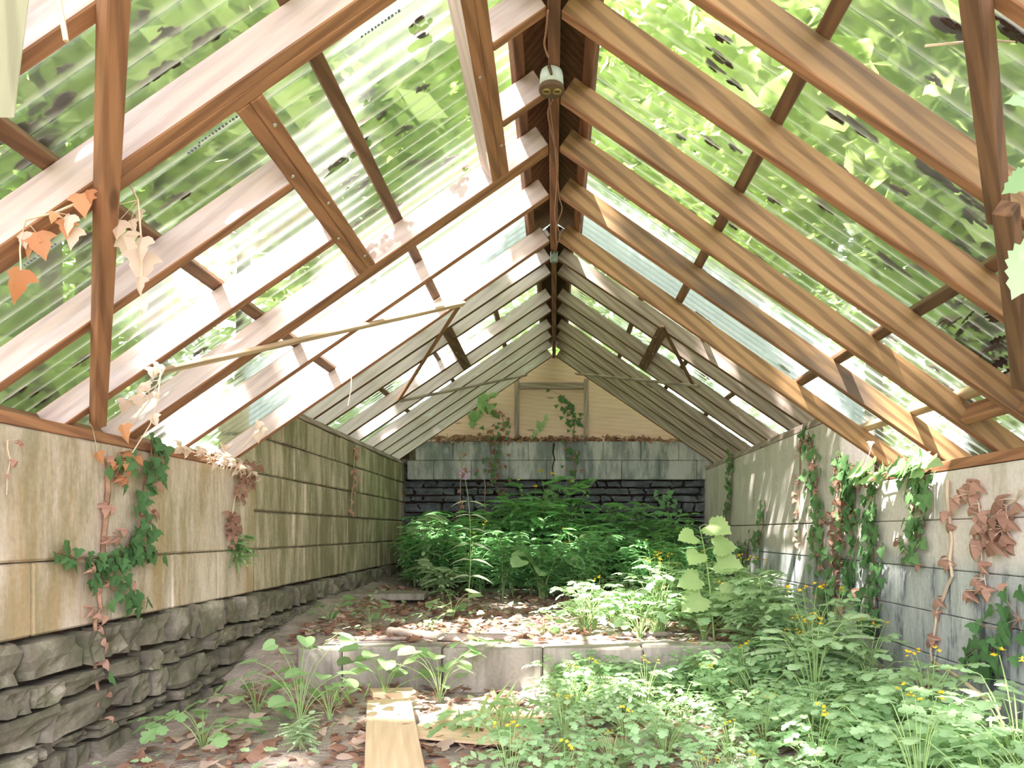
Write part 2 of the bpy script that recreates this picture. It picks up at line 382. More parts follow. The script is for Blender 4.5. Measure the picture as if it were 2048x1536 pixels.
# ------------------------------------------------------------------ rafters
ORD = ['first', 'second', 'third', 'fourth', 'fifth', 'sixth', 'seventh', 'eighth', 'ninth', 'tenth', 'eleventh', 'twelfth']
def rafter(sgn, y, x0, x1, back, mats, label, group, wd=.038):
    h, s = (HB, SB) if back else (HF, SF)
    a = V((sgn * x0, y - wd / 2, Z(h - s * x0))); b = V((sgn * x1, y - wd / 2, Z(h - s * x1)))
    return board('rafter', a, b, wd, RD, UPZ, mats, label, 'rafter', group)
GL, GR = 'front rafters on the whitewashed slope', 'front rafters on the golden brown slope'
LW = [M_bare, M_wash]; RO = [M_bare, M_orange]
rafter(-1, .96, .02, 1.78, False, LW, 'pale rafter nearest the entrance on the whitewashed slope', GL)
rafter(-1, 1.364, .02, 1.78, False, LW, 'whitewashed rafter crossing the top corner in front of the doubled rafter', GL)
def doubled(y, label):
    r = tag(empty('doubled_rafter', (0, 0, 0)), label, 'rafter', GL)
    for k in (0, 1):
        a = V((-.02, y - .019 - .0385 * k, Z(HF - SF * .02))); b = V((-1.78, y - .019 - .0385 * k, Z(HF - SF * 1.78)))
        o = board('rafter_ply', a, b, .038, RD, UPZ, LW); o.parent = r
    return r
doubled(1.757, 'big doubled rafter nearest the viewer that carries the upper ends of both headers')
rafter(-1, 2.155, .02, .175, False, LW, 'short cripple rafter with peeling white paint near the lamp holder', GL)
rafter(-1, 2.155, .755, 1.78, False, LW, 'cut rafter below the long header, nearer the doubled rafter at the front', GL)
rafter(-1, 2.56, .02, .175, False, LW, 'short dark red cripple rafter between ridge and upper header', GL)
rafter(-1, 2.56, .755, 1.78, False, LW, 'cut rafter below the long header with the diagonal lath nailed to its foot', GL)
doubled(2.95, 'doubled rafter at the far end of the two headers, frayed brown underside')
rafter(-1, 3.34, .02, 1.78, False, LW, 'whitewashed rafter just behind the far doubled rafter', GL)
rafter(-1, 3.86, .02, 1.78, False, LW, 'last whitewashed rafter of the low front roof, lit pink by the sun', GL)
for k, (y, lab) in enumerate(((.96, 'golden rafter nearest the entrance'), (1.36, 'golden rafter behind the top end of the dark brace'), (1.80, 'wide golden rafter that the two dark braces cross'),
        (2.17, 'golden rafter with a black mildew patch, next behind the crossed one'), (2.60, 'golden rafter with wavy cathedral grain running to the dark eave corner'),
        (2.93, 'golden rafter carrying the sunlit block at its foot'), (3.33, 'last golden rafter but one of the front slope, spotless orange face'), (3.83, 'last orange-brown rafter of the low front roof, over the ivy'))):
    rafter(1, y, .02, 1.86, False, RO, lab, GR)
BY = (4.36, 4.76, 5.16, 5.45, 6.01, 6.38, 6.86, 7.22, 7.58, 8.02)
for k, y in enumerate(BY):
    n = ORD[k]
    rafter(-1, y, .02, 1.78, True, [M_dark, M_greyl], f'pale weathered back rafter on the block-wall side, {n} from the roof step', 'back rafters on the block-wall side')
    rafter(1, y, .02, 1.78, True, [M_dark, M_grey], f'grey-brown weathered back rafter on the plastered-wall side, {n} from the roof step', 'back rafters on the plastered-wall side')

# ridge boards and the battens beside them
def ridge(name, y0, y1, back, lab):
    h = HB if back else HF
    board(name, V((0, y0, Z(h - .02))), V((0, y1, Z(h - .02))), .038, .17, UPZ, [M_ridge], lab, 'ridge board')
ridge('ridge_board', .5, 3.92, False, 'red-brown ridge board of the low front roof, cables stapled along it')
ridge('ridge_board', 4.1, 8.06, True, 'dark ridge board of the high back roof')
def nrm(sgn, s): return V((sgn * s, 0, 1)).normalized()
def purlin(name, x, y0, y1, back, lab, m=None, wd=.040, dp=.036, gap=0.0, grp='roof battens along the slopes'):
    h, s = (HB, SB) if back else (HF, SF); up = nrm(1 if x > 0 else -1, s)
    off = up * (RD + gap); z = Z(h - s * abs(x))
    return board('batten', V((x, y0, z)) + off, V((x, y1, z)) + off, wd, dp, up, [m or M_dark], lab, 'batten', grp)
for x, y0, y1, lab, m in ((-1.10, .7, 3.93, 'dark batten low on the whitewashed slope, crossing behind the brace', M_dark), (-.555, .7, 3.93, 'dark batten midway up the whitewashed slope between the two headers', M_dark),
        (-.062, .7, 3.93, 'red-brown batten tight against the ridge board on the lamp holder side', M_ridge), (.59, .7, 3.93, 'dark batten high on the golden brown slope', M_dark),
        (1.21, .7, 3.93, 'dark batten midway down the golden brown slope', M_dark), (1.55, .7, 3.93, 'batten coloured pale as if sunlit, lowest on the golden brown slope', M_lath), (.062, .7, 3.93, 'dark red batten tight against the ridge board on the golden side', M_ridge)):  # lowest batten takes a pale wood colour to stand for sun on it
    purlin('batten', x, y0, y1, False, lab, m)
for x, lab in ((-1.30, 'lowest batten of the back roof on the block-wall side'), (-.88, 'middle batten of the back roof on the block-wall side'), (-.40, 'upper batten of the back roof on the block-wall side'),
        (.55, 'upper batten of the back roof on the plastered-wall side'), (.98, 'middle batten of the back roof on the plastered-wall side'), (1.35, 'lowest batten of the back roof on the plastered-wall side'),
        (-.058, 'batten beside the back ridge board on the block-wall side'), (.058, 'batten beside the back ridge board on the plastered-wall side')):
    purlin('batten', x, 4.15, 8.06, True, lab, M_dark, .036, .03)

# doubled headers of the roof openings, with screw heads
def header(x, y0, y1, back, mats, lab, screws=5):
    r = tag(empty('header_beam', (0, 0, 0)), lab, 'header beam', 'doubled headers of the roof openings')
    h, s = (HB, SB) if back else (HF, SF); sg = 1 if x > 0 else -1; up = nrm(sg, s)
    t = V((sg, 0, -s)).normalized()
    for k in (-.5, .5):
        p = V((x, y0, Z(h - s * abs(x)))) + t * (.0385 * k); q = p.copy(); q.y = y1
        o = board('header_ply', p, q, .038, RD, up, mats); o.parent = r
    for k in range(screws):
        y = y0 + (y1 - y0) * (k + .5) / screws; p = V((x, y, Z(h - s * abs(x)))) + t * (.02 * (1 if k % 2 else -1))
        mb = MB(); tube(mb, [p + up * .002, p - up * .003], .006, .005, 8); mb.build('screw_head', M_nail, r)
header(-.725, 1.76, 2.872, False, [M_bare], 'long doubled header with screw heads, lower side of the front roof opening')
header(-.206, .70, 2.872, False, [M_bare, M_wash], 'doubled header near the lamp holder, upper side of the front roof opening')
header(-.745, 5.16, 6.36, True, [M_dark], 'short dark doubled header in the back roof on the block-wall side', 3)
header(.755, 5.16, 6.36, True, [M_dark], 'short dark doubled header in the back roof on the plastered-wall side', 3)
# eave blocking between rafter feet
def eave(x, y0, y1, lab, m, z=None, dep=.075):
    sg = 1 if x > 0 else -1; z = Z(HF - SF * abs(x)) + .01 if z is None else z
    board('eave_block', V((x, y0, z)), V((x, y1, z)), .034, dep, nrm(sg, SF), [m], lab, 'eave block', 'blocks between the rafter feet')
for k, (a, b) in enumerate(((1.37, 1.68), (1.765, 2.112), (2.16, 2.518), (2.565, 2.87), (2.955, 3.30), (3.345, 3.82))):
    eave(-1.735, a, b, f'dark eave block between rafter feet on the cream wall, {ORD[k]} from the front', M_dark)
eave(1.60, 2.605, 2.89, 'broad sunlit block nailed between two golden rafter feet', M_bare, None, .085)
eave(1.62, 2.175, 2.56, 'dark block between golden rafter feet beside the black mulch', M_bare)
# diagonal braces nailed under the rafters
def brace(name, p0, p1, wd, dp, mats, lab, cat='brace', back=False):
    sg = -1 if (p0.x + p1.x) < 0 else 1; up = nrm(sg, SB if back else SF); off = up * (-dp - .001)
    return board(name, p0 + off, p1 + off, wd, dp, up, mats, lab, cat)
brace('brace', under(189, 838), under(216, -90), .042, .04, [M_bare], 'long dark brown diagonal brace crossing the whitewashed rafters down to the cream wall')
brace('brace', under(1958, -90), under(2008, 425), .042, .04, [M_dark], 'upper dark brace under the golden rafters, ending at the big green leaf')
brace('brace', under(2022, 400, lift=-.045), under(2052, 760, lift=-.045), .045, .04, [M_dark], 'lower dark brace with a rounded top end beside the eave corner')
brace('brace', under(-20, -70), under(-42, 205), .085, .035, [M_paint], 'pale painted board end hanging in the upper corner by the entrance')
G_l = 'thin laths nailed under the rafters'
def lath(p0, p1, lab, back, m=M_lath, wd=.030, dp=.016):
    o = brace('lath', p0, p1, wd, dp, [m], lab, 'lath', back); o['group'] = G_l
lath(under(310, 740), under(926, 604), 'long pale lath slanting across the front whitewashed rafters', False)
lath(under(915, 612, True), under(796, 798, True), 'thin strut slanting down the back roof from the long pale lath', True, M_bare)
lath(under(800, 800, True), under(1052, 749, True), 'thin lath running to the plywood gable from the block-wall side', True, M_grey)
lath(under(1326, 650, True), under(1386, 765, True), 'thin strut slanting down the back roof on the plastered-wall side', True, M_dark)
lath(under(1152, 746, True), under(1400, 770, True), 'thin lath running to the plywood gable from the plastered-wall side', True, M_grey)
# dry stick hanging in the corner
mb = MB(); tube(mb, bez(W(108, -40, 1.2), W(124, 30, 1.2), W(132, 82, 1.2)), .005, .004, 6)
tag(mb.build('dry_stick', M_drystem), 'pale dry stick dangling between rafters near the entrance', 'stick')

# ------------------------------------------------------------------ roof sheets
def sheet(sgn, y0, y1, back, label, x0=.035, x1=1.86, lift=0.0):
    h, s = (HB, SB) if back else (HF, SF); up = nrm(sgn, s); org = V((0, 0, Z(h))) + up * (RD + .05 + lift)
    ax = V((sgn, 0, -s)).normalized(); L0, L1 = x0 * math.sqrt(1 + s * s), x1 * math.sqrt(1 + s * s)
    pitch, amp, n = .066, .0085, 8; N = int(round((y1 - y0) / pitch * n)); mb = MB()
    for i in range(N + 1):
        y = i * pitch / n; z = amp * math.sin(2 * math.pi * (y + y0) / pitch)
        for k in range(4):
            l = L0 + (L1 - L0) * k / 3; mb.v.append((l, y, z + .004 * noise.noise(V((l * 1.3, y * 2 + y0, sgn * 3)))))
    for i in range(N):
        for k in range(3): a = i * 4 + k; mb.f.append((a, a + 1, a + 5, a + 4)); mb.m.append(0)
    o = mb.build('corrugated_roof_sheet', M_sheet, None, True)
    yv = V((0, 1, 0)); zz = up
    o.matrix_world = Matrix(((ax.x, 0, zz.x, org.x), (ax.y, 1, zz.y, y0), (ax.z, 0, zz.z, org.z), (0, 0, 0, 1)))
    return tag(o, label, 'roof sheet', 'clear corrugated roof sheets')
front = (.55, 1.25, 1.95, 2.62, 3.28, 3.97)
SL = {}
for k, (a, b) in enumerate(zip(front, front[1:])):
    SL[-1, k] = sheet(-1, a, b + .05, False, f'clear corrugated sheet over the whitewashed front rafters, {ORD[k]} from the entrance', lift=.003 * (k % 2))
    SL[1, k] = sheet(1, a, b + .05, False, f'clear corrugated sheet over the golden front rafters, {ORD[k]} from the entrance', lift=.003 * (k % 2))
bk = (4.06, 4.74, 5.42, 6.10, 6.78, 7.46, 8.15)
for k, (a, b) in enumerate(zip(bk, bk[1:])):
    sheet(-1, a, b + .05, True, f'clear corrugated sheet of the back roof on the block-wall side, {ORD[k]} from the roof step', lift=.003 * (k % 2))
    sheet(1, a, b + .05, True, f'clear corrugated sheet of the back roof on the plastered-wall side, {ORD[k]} from the roof step', lift=.003 * (k % 2))
# faded maker's lettering, printed along some sheets: only illegible dashes show
def lettering(parent, px, py, n):
    p = under(px, py, lift=RV + .05); q = parent.matrix_world.inverted() @ p; mb = MB()
    for i in range(n):
        a = q.x + i * .011; hgt = R.uniform(.006, .011)
        box(mb, a, a + R.uniform(.004, .008), q.y - hgt / 2, q.y + hgt / 2, -.0125, -.0110)
    mb.build('printed_lettering', M_ink, parent)
lettering(SL[-1, 1], 475, 232, 12); lettering(SL[-1, 1], 112, 487, 13); lettering(SL[-1, 1], 800, 20, 12); lettering(SL[-1, 1], 400, 290, 4)
# pale corrugated infill standing in the step between the two roofs
mb = MB(); N = 400
for i in range(N + 1):
    x = -1.7 + 3.4 * i / N; yy = YSTEP + .0 + .008 * math.sin(2 * math.pi * x / .066)
    mb.v.append((x, yy, zroof(x) + RV + .075)); mb.v.append((x, yy, zroof(x, True) + RV + .02))
for i in range(N): a = 2 * i; mb.f.append((a, a + 2, a + 3, a + 1)); mb.m.append(0)
M_white = plain('white_corrugated_sheet', (.34, .39, .41), .5, 0, 9, .1)
tag(mb.build('step_infill_sheet', M_white, None, True), 'white corrugated sheet standing in the step between low and high roof', 'sheet')
def cap(y0, y1, back, lab):
    h = Z((HB if back else HF)) + RV + .07; mb = MB(); s = SB if back else SF
    mb.add([(-.12, y0, h - .12 * s), (0, y0, h), (.12, y0, h - .12 * s), (-.12, y1, h - .12 * s), (0, y1, h), (.12, y1, h - .12 * s),
            (-.12, y0, h - .12 * s - .004), (0, y0, h - .004), (.12, y0, h - .12 * s - .004), (-.12, y1, h - .12 * s - .004), (0, y1, h - .004), (.12, y1, h - .12 * s - .004)],
           [(0, 1, 4, 3), (1, 2, 5, 4), (6, 9, 10, 7), (7, 10, 11, 8), (0, 3, 9, 6), (2, 8, 11, 5), (0, 6, 7, 1), (1, 7, 8, 2), (3, 4, 10, 9), (4, 5, 11, 10)])
    tag(mb.build('ridge_flashing', M_dark), lab, 'ridge flashing')
cap(.5, 4.03, False, 'metal cap over the ridge of the low front roof'); cap(4.04, 8.2, True, 'metal cap over the ridge of the high back roof')

# ------------------------------------------------------------------ lamp holder, metal box, cables
r = tag(empty('lamp_holder', (0, 2.40, Z(1.44))), 'round grey porcelain lamp holder with empty sockets hanging under the ridge', 'lamp holder')
def lathe(name, prof, m, parent, c=(0, 0), n=28):
    mb = MB()
    for rr, z in prof:
        for j in range(n): t = 2 * math.pi * j / n; mb.v.append((c[0] + rr * math.cos(t), c[1] + rr * math.sin(t), z))
    for i in range(len(prof) - 1):
        for j in range(n): mb.f.append((i * n + j, i * n + (j + 1) % n, (i + 1) * n + (j + 1) % n, (i + 1) * n + j)); mb.m.append(0)
    return mb.build(name, m, parent, True)
lathe('porcelain_body', [(.0, .062), (.026, .062), (.034, .055), (.038, .040), (.039, .0), (.0, .0)], M_porc, r, (-.008, 0))
lathe('rusted_rim', [(.040, .006), (.042, -.004), (.040, -.010), (.0, -.010)], M_rust, r, (-.008, 0))
for x in (-.024, .010): lathe('lamp_socket', [(.0145, -.008), (.0145, -.014), (.011, -.015), (.009, -.004), (.0, -.004)], M_brass, r, (x, -.004), 16)
mb = MB(); tube(mb, [V((-.016, -.030, .052)), V((-.012, -.042, .034)), V((-.008, -.046, .018))], .007, .004, 6); mb.build('cable_clamp', M_rust, r)
r = tag(empty('junction_box', (0, 5.0, Z(1.83))), 'small galvanised junction box under the ridge where the cables end', 'junction box')
mb = MB(); box(mb, -.026, .026, -.02, .03, 0, .062, .004); mb.build('box_body', M_galv, r)
mb = MB(); tube(mb, [V((-.012, -.018, .05)), V((-.012, -.024, .05))], .006, .006, 8); tube(mb, [V((.014, -.018, .052)), V((.014, -.024, .052))], .005, .005, 8); mb.build('knockout', M_rust, r)
def cable(pix, lab, rad=.0032, m=M_wire):
    pts = [W(*p) for p in pix]; fine = []
    for i in range(len(pts) - 1):
        p0, p1, p2, p3 = pts[max(i - 1, 0)], pts[i], pts[i + 1], pts[min(i + 2, len(pts) - 1)]
        for k in range(5):
            t = k / 5; fine.append(.5 * ((2 * p1) + (p2 - p0) * t + (2 * p0 - 5 * p1 + 4 * p2 - p3) * t * t + (3 * p1 - p0 - 3 * p2 + p3) * t ** 3))
    mb = MB(); tube(mb, fine + [pts[-1]], rad, rad, 6); return tag(mb.build('cable', m, None, True), lab, 'cable', 'cables along the ridge')
def yr(py, below=.03): return (HF - below) * F / (CY - py)
cable([(1096, 20, yr(20)), (1092, 62, yr(62)), (1089, 90, yr(90)), (1097, 115, yr(115, .06))], 'short cable looping down to the top of the lamp holder')
cable([(1103, 165, yr(165)), (1106, 195, yr(195)), (1096, 225, yr(225)), (1105, 270, yr(270)), (1116, 330, yr(330)), (1110, 430, yr(430)), (1120, 470, yr(470)), (1113, 490, yr(490, 0.05))], 'brown cable sagging away from the ridge below the lamp holder')
cable([(1098, 165, yr(165)), (1100, 215, yr(215)), (1110, 290, yr(290)), (1118, 390, yr(390)), (1124, 420, yr(420)), (1112, 455, yr(455)), (1114, 492, yr(492, .05))], 'second brown cable twisted beside the sagging one under the ridge')

# ------------------------------------------------------------------ gable end
mb = MB(); yv = YB + .12; g0 = Z(.96); xm = (HB - .96) / SB - .02
tri = [(-xm - .12, g0), (xm + .12, g0), (0, Z(HB) + .06)]
mb.add([(x, yv, z) for x, z in tri] + [(x, yv + .012, z) for x, z in tri], [(0, 1, 2), (5, 4, 3), (0, 3, 4, 1), (1, 4, 5, 2), (2, 5, 3, 0)])
tag(mb.build('plywood_gable_panel', M_ply), 'peach coloured plywood triangle closing the gable above the back wall', 'plywood panel')
def gb(p, q, wd, dp, up, lab): board('gable_stud', p, q, wd, dp, up, [M_grey], lab, 'stud', 'studs of the plywood gable')
FY = V((0, -1, 0))
gb(V((-.41, YB + .115, Z(.96))), V((-.41, YB + .115, Z(1.70))), .05, .05, FY, 'grey stud on the plywood gable, nearer the pale dead-leaf heap')
gb(V((.355, YB + .115, Z(.96))), V((.355, YB + .115, Z(1.68))), .05, .05, FY, 'grey stud on the plywood gable beside the dark ivy sprig')
board('gable_crossbeam', V((-.38, YB + .115, Z(1.605))), V((.325, YB + .115, Z(1.605))), .07, .045, FY, [M_grey], 'horizontal grey beam across the plywood gable between two studs', 'crossbeam')

# ------------------------------------------------------------------ kerb, slab, planks, logs on the floor
for k, (xa, xb, lab) in enumerate(((-1.30, -1.075, 'shaded kerb block at the end nearest the stone footing'), (-1.07, -.57, 'kerb block behind the heart-leaved plants, full joint beside it'),
        (-.565, -.06, 'sunlit kerb block behind the tan plank'), (-.055, .45, 'sunlit kerb block half hidden by grass blades'), (.455, .95, 'kerb block overgrown by lobed plants'))):
    mb = MB(); o = R.uniform(-.006, .006); box(mb, xa, xb, 3.73 + o, 3.88 + o, -.06, .215 + o, .009)
    tag(mb.build('kerb_block', M_curb), lab, 'kerb block', 'concrete kerb blocks of the floor step')
mb = MB(); box(mb, 1.06, 1.36, 3.42, 3.60, -.02, .17, .012, 0, None); tag(mb.build('fallen_block', M_curb), 'dark concrete block lying among plants by the pale wall', 'block')
def rot_slab(name, px0, px1, z, lab, m, size, ang, dep, tilt=0.0):
    p = onZ(px0, px1, z); mb = MB(); box(mb, -size[0] / 2, size[0] / 2, -size[1] / 2, size[1] / 2, 0, dep, .005)
    o = mb.build(name, m); o.location = (p.x, p.y, hfloor(p.x, p.y) - .006); o.rotation_euler = (tilt, 0, ang); return o
tag(rot_slab('paving_slab', 775, 1188, .30, '', M_curb, (.62, .34), .06, .05), 'flat grey slab lying on leaves before the dark ferny growth', 'slab')
def plank(a, b, wd, dp, lab, m=M_plank, lift=.0):
    a.z = hfloor(a.x, a.y) + lift; b.z = hfloor(b.x, b.y) + lift
    board('plank', a, b, wd, dp, UPZ, [m], lab, 'plank', 'tan planks on the floor')
plank(onZ(795, 1600, .04), onZ(778, 1405, .04), .19, .036, 'long tan plank lying on the floor towards the kerb', lift=.012)
plank(onZ(742, 1393, .02), onZ(830, 1386, .02), .13, .03, 'short tan board lying crosswise at the far end of the plank', lift=.0)
def cardb():
    p = onZ(960, 1450, .02); mb = MB(); box(mb, -.24, .24, -.24, .28, 0, .009, .002)
    o = mb.build('plywood_offcut', M_plank); o.location = (p.x, p.y, hfloor(p.x, p.y) + .012); o.rotation_euler = (.0, .015, -.25)
    tag(o, 'pale plywood offcut on the floor half hidden under plants beside the plank', 'plywood offcut')
cardb()
def branch(pix, z, r0, r1, lab, m=M_bark, lift=.0):
    pts = []
    for px, py in pix:
        p = onZ(px, py, z); p.z = hfloor(p.x, p.y) + r0 * .8 + lift; pts.append(p)
    fine = []
    for a, b in zip(pts, pts[1:]):
        for k in range(4): fine.append(a.lerp(b, k / 4) + V((R.uniform(-1, 1), R.uniform(-1, 1), R.uniform(-.5, .5))) * .006)
    mb = MB(); tube(mb, fine + [pts[-1]], r0, r1, 8); return tag(mb.build('fallen_branch', m, None, True), lab, 'branch', 'branches on the floor')
M_branch = plain('grey_branch_bark', (.30, .24, .21), .95, 0, 14, .4)
branch([(780, 1252), (900, 1262), (1010, 1258), (1110, 1272), (1240, 1262), (1345, 1255)], .26, .026, .014, 'long grey branch lying across the upper floor behind the kerb', M_branch)
branch([(720, 1268), (820, 1266), (905, 1274)], .25, .012, .007, 'thin stick lying in leaf litter before the long grey branch', M_branch)
branch([(1870, 1230), (1935, 1262), (1998, 1292)], .45, .009, .006, 'pale stick leaning low against the grey part of the wall', M_drystem, .25)

# ------------------------------------------------------------------ leaf shapes
HEART = [(0, 0), (-.10, .22), (-.13, .38), (-.02, .46), (.04, .54), (.14, .53), (.22, .58), (.32, .54), (.42, .55), (.52, .47), (.62, .46), (.72, .35), (.80, .33), (.88, .19), (1, 0)]
TOOTH = [(0, 0), (-.12, .25), (-.10, .45), (.05, .44), (.06, .58), (.20, .52), (.24, .63), (.36, .52), (.42, .58), (.52, .42), (.60, .46), (.68, .29), (.78, .30), (.86, .13), (1, 0)]
LOBE = [(0, .03), (.10, .16), (.20, .36), (.32, .40), (.38, .24), (.46, .40), (.58, .50), (.68, .44), (.72, .26), (.82, .30), (.93, .20), (1, 0)]
IVY = [(0, 0), (-.12, .22), (-.06, .46), (.12, .66), (.24, .44), (.32, .36), (.46, .38), (.62, .27), (.80, .13), (1, 0)]
LANCE = [(0, 0), (.18, .11), (.42, .17), (.70, .12), (1, 0)]
OVAL = [(0, 0), (.12, .20), (.35, .32), (.60, .30), (.82, .17), (1, 0)]
OAK = [(0, .02), (.15, .08), (.24, .26), (.33, .10), (.45, .34), (.55, .13), (.66, .30), (.76, .12), (.86, .18), (1, 0)]
def leaf(mb, prof, L, p, d, up, droop=.2, fold=.15, wide=1.0, mi=0, curl=0.0):
    M = frame(p, d, up); vs = []; fs = []; n = len(prof)
    for t, wd in prof:
        tm = max(t, 0) * L; zb = -droop * L * max(t, 0) ** 2; ww = wd * L * wide
        vs += [M @ V((tm, 0, zb)), M @ V((t * L, ww, zb + fold * ww - curl * ww * ww / L)), M @ V((t * L, -ww, zb + fold * ww - curl * ww * ww / L))]
    for i in range(n - 1):
        a = 3 * i; fs += [(a, a + 3, a + 4, a + 1), (a, a + 2, a + 5, a + 3)]
    mb.add(vs, fs, mi)
def rdir(rng, el0, el1, az=None):
    a = rng.uniform(0, 2 * math.pi) if az is None else az; e = rng.uniform(el0, el1)
    return V((math.cos(a) * math.cos(e), math.sin(a) * math.cos(e), math.sin(e)))
def pinnate(fol, stm, p, d, up, L, pairs, prof, ls, rng, wide=1.0, term=1.2, droop=.3):
    M = frame(p, d, up); pts = [M @ V((t * L, 0, -droop * L * t * t)) for t in (0, .25, .5, .75, 1)]
    tube(stm, pts, .0016, .0009, 3)
    side = M.col[1].to_3d(); nz = M.col[2].to_3d()
    for k in range(pairs):
        t = .22 + .70 * k / max(pairs - 1, 1); q = M @ V((t * L, 0, -droop * L * t * t)); dd = (M @ V((L, 0, -2 * droop * L * t)) - M @ V((0, 0, 0))).normalized()
        s = ls * (1 - .45 * abs(t - .45)) * rng.uniform(.85, 1.1)
        for sg in (1, -1): leaf(fol, prof, s, q, dd * .55 + side * sg, nz, .15, .1, wide)
    leaf(fol, prof, ls * term, pts[-1], pts[-1] - pts[-2], nz, .15, .1, wide)
def flower(p, d, rng, parent, m, s=.011, name='flower'):
    mb = MB(); a = d.orthogonal().normalized(); b = d.cross(a)
    for k in range(4):
        t = k * math.pi / 2 + .3; leaf(mb, OVAL, s, p, a * math.cos(t) + b * math.sin(t) + d * .25, d, .1, .1, 1.5)
    tube(mb, [p, p + d * .006], .003, .002, 5); return mb.build(name, m, parent)

def celandine(seed, h, nl, spread=.16, flw=0, leafs=.06, pal=None):
    rng = random.Random(seed); r = empty('celandine_plant'); fol, stm = MB(), MB()
    for k in range(nl):
        az = 2.4 * k + rng.uniform(-.4, .4); hh = h * rng.uniform(.35, 1.0); rr = spread * rng.uniform(.35, 1.0) * (1.25 - .5 * hh / h)
        tip = V((math.cos(az) * rr, math.sin(az) * rr, hh)); mid = V((tip.x * .25, tip.y * .25, hh * .75))
        pts = bez(V((0, 0, -.02)), mid, tip, 5); tube(stm, pts, .0028, .0018, 4)
        d = (tip - mid).normalized(); d = (V((d.x, d.y, rng.uniform(-.15, .35)))).normalized()
        pinnate(fol, stm, tip, d, V((0, 0, 1)) + rdir(rng, 0, 1) * .35, leafs * 1.9, 2, LOBE, leafs, rng, .95, 1.35, .2)
    o = stm.build('stem', M_stem, r)
    fol.build('foliage', pal or M_cel, r)
    for k in range(flw):
        az = rng.uniform(0, 6.28); rr = spread * rng.uniform(.1, .6); tip = V((math.cos(az) * rr, math.sin(az) * rr, h * rng.uniform(1.0, 1.2)))
        st = MB(); tube(st, bez(V((0, 0, 0)), V((tip.x * .2, tip.y * .2, tip.z * .7)), tip, 5), .002, .0014, 4); so = st.build('flower_stalk', M_stem, r)
        for j in range(rng.choice((2, 3, 4))):
            q = tip + V((rng.uniform(-1, 1), rng.uniform(-1, 1), rng.uniform(-.4, 1))) * .018; flower(q, (V((0, -.5, 1)) + rdir(rng, 0, 1) * .6).normalized(), rng, so, M_yel)
    return r
def feathery(seed, h, ns, spread=.25, m=None, ll=.17, flw=0):
    rng = random.Random(seed); r = empty('feathery_plant'); fol, stm = MB(), MB()
    for k in range(ns):
        az = 2.4 * k + rng.uniform(-.5, .5); hh = h * rng.uniform(.65, 1.0); rr = spread * rng.uniform(.2, 1)
        tip = V((math.cos(az) * rr, math.sin(az) * rr, hh)); pts = bez(V((0, 0, -.03)), V((tip.x * .15, tip.y * .15, hh * .7)), tip, 8); tube(stm, pts, .0035, .0016, 4)
        for i in range(2, 8):
            for _ in range(3):
                d = rdir(rng, -.1, .6); pinnate(fol, stm, pts[i], d, V((0, 0, 1)) + rdir(rng, 0, 1) * .3, ll * rng.uniform(.7, 1.1) * (1.1 - .06 * i), 7, LOBE if rng.random() < .3 else OVAL, ll * .21, rng, .8, 1.1, .4)
    stm.build('stem', M_stem, r); fol.build('foliage', m or M_fern, r)
    for k in range(flw):
        q = V((rng.uniform(-.5, .5) * spread, rng.uniform(-.5, .5) * spread, h * rng.uniform(.95, 1.1))); st = MB(); tube(st, [V((q.x * .4, q.y * .4, h * .6)), q], .002, .001, 4); so = st.build('flower_stalk', M_stem, r)
        for j in range(3): flower(q + rdir(rng, 0, 1) * .012, V((0, -.5, 1)).normalized(), rng, so, M_yel)
    return r
def mustard(seed, h, nl, spread=.2, ls=.075, m=None, prof=None):
    rng = random.Random(seed); r = empty('heart_leaved_plant'); fol, stm = MB(), MB()
    for k in range(nl):
        az = 2.4 * k + rng.uniform(-.5, .5); hh = h * rng.uniform(.3, 1.0); rr = spread * rng.uniform(.3, 1.0)
        tip = V((math.cos(az) * rr, math.sin(az) * rr, hh)); pts = bez(V((0, 0, -.02)), V((tip.x * .1, tip.y * .1, hh * .8)), tip, 6); tube(stm, pts, .0022, .0014, 4)
        d = V((math.cos(az), math.sin(az), rng.uniform(-.5, .3))).normalized(); leaf(fol, prof or HEART, ls * rng.uniform(.65, 1.15), tip, d, V((0, -.35, 1)) + rdir(rng, 0, 1) * .5, .12, .18)
    stm.build('stem', M_stem, r); fol.build('foliage', m or M_must, r); return r
def grass(seed, h, n, spread=.08):
    rng = random.Random(seed); r = empty('grass_tuft'); fol = MB()
    for k in range(n):
        d = rdir(rng, .9, 1.5); p = V((rng.uniform(-1, 1) * spread, rng.uniform(-1, 1) * spread, -.01)); leaf(fol, LANCE, h * rng.uniform(.5, 1), p, d, rdir(rng, -.3, .3), .25, .2, .22)
    fol.build('blade', M_grass, r); return r
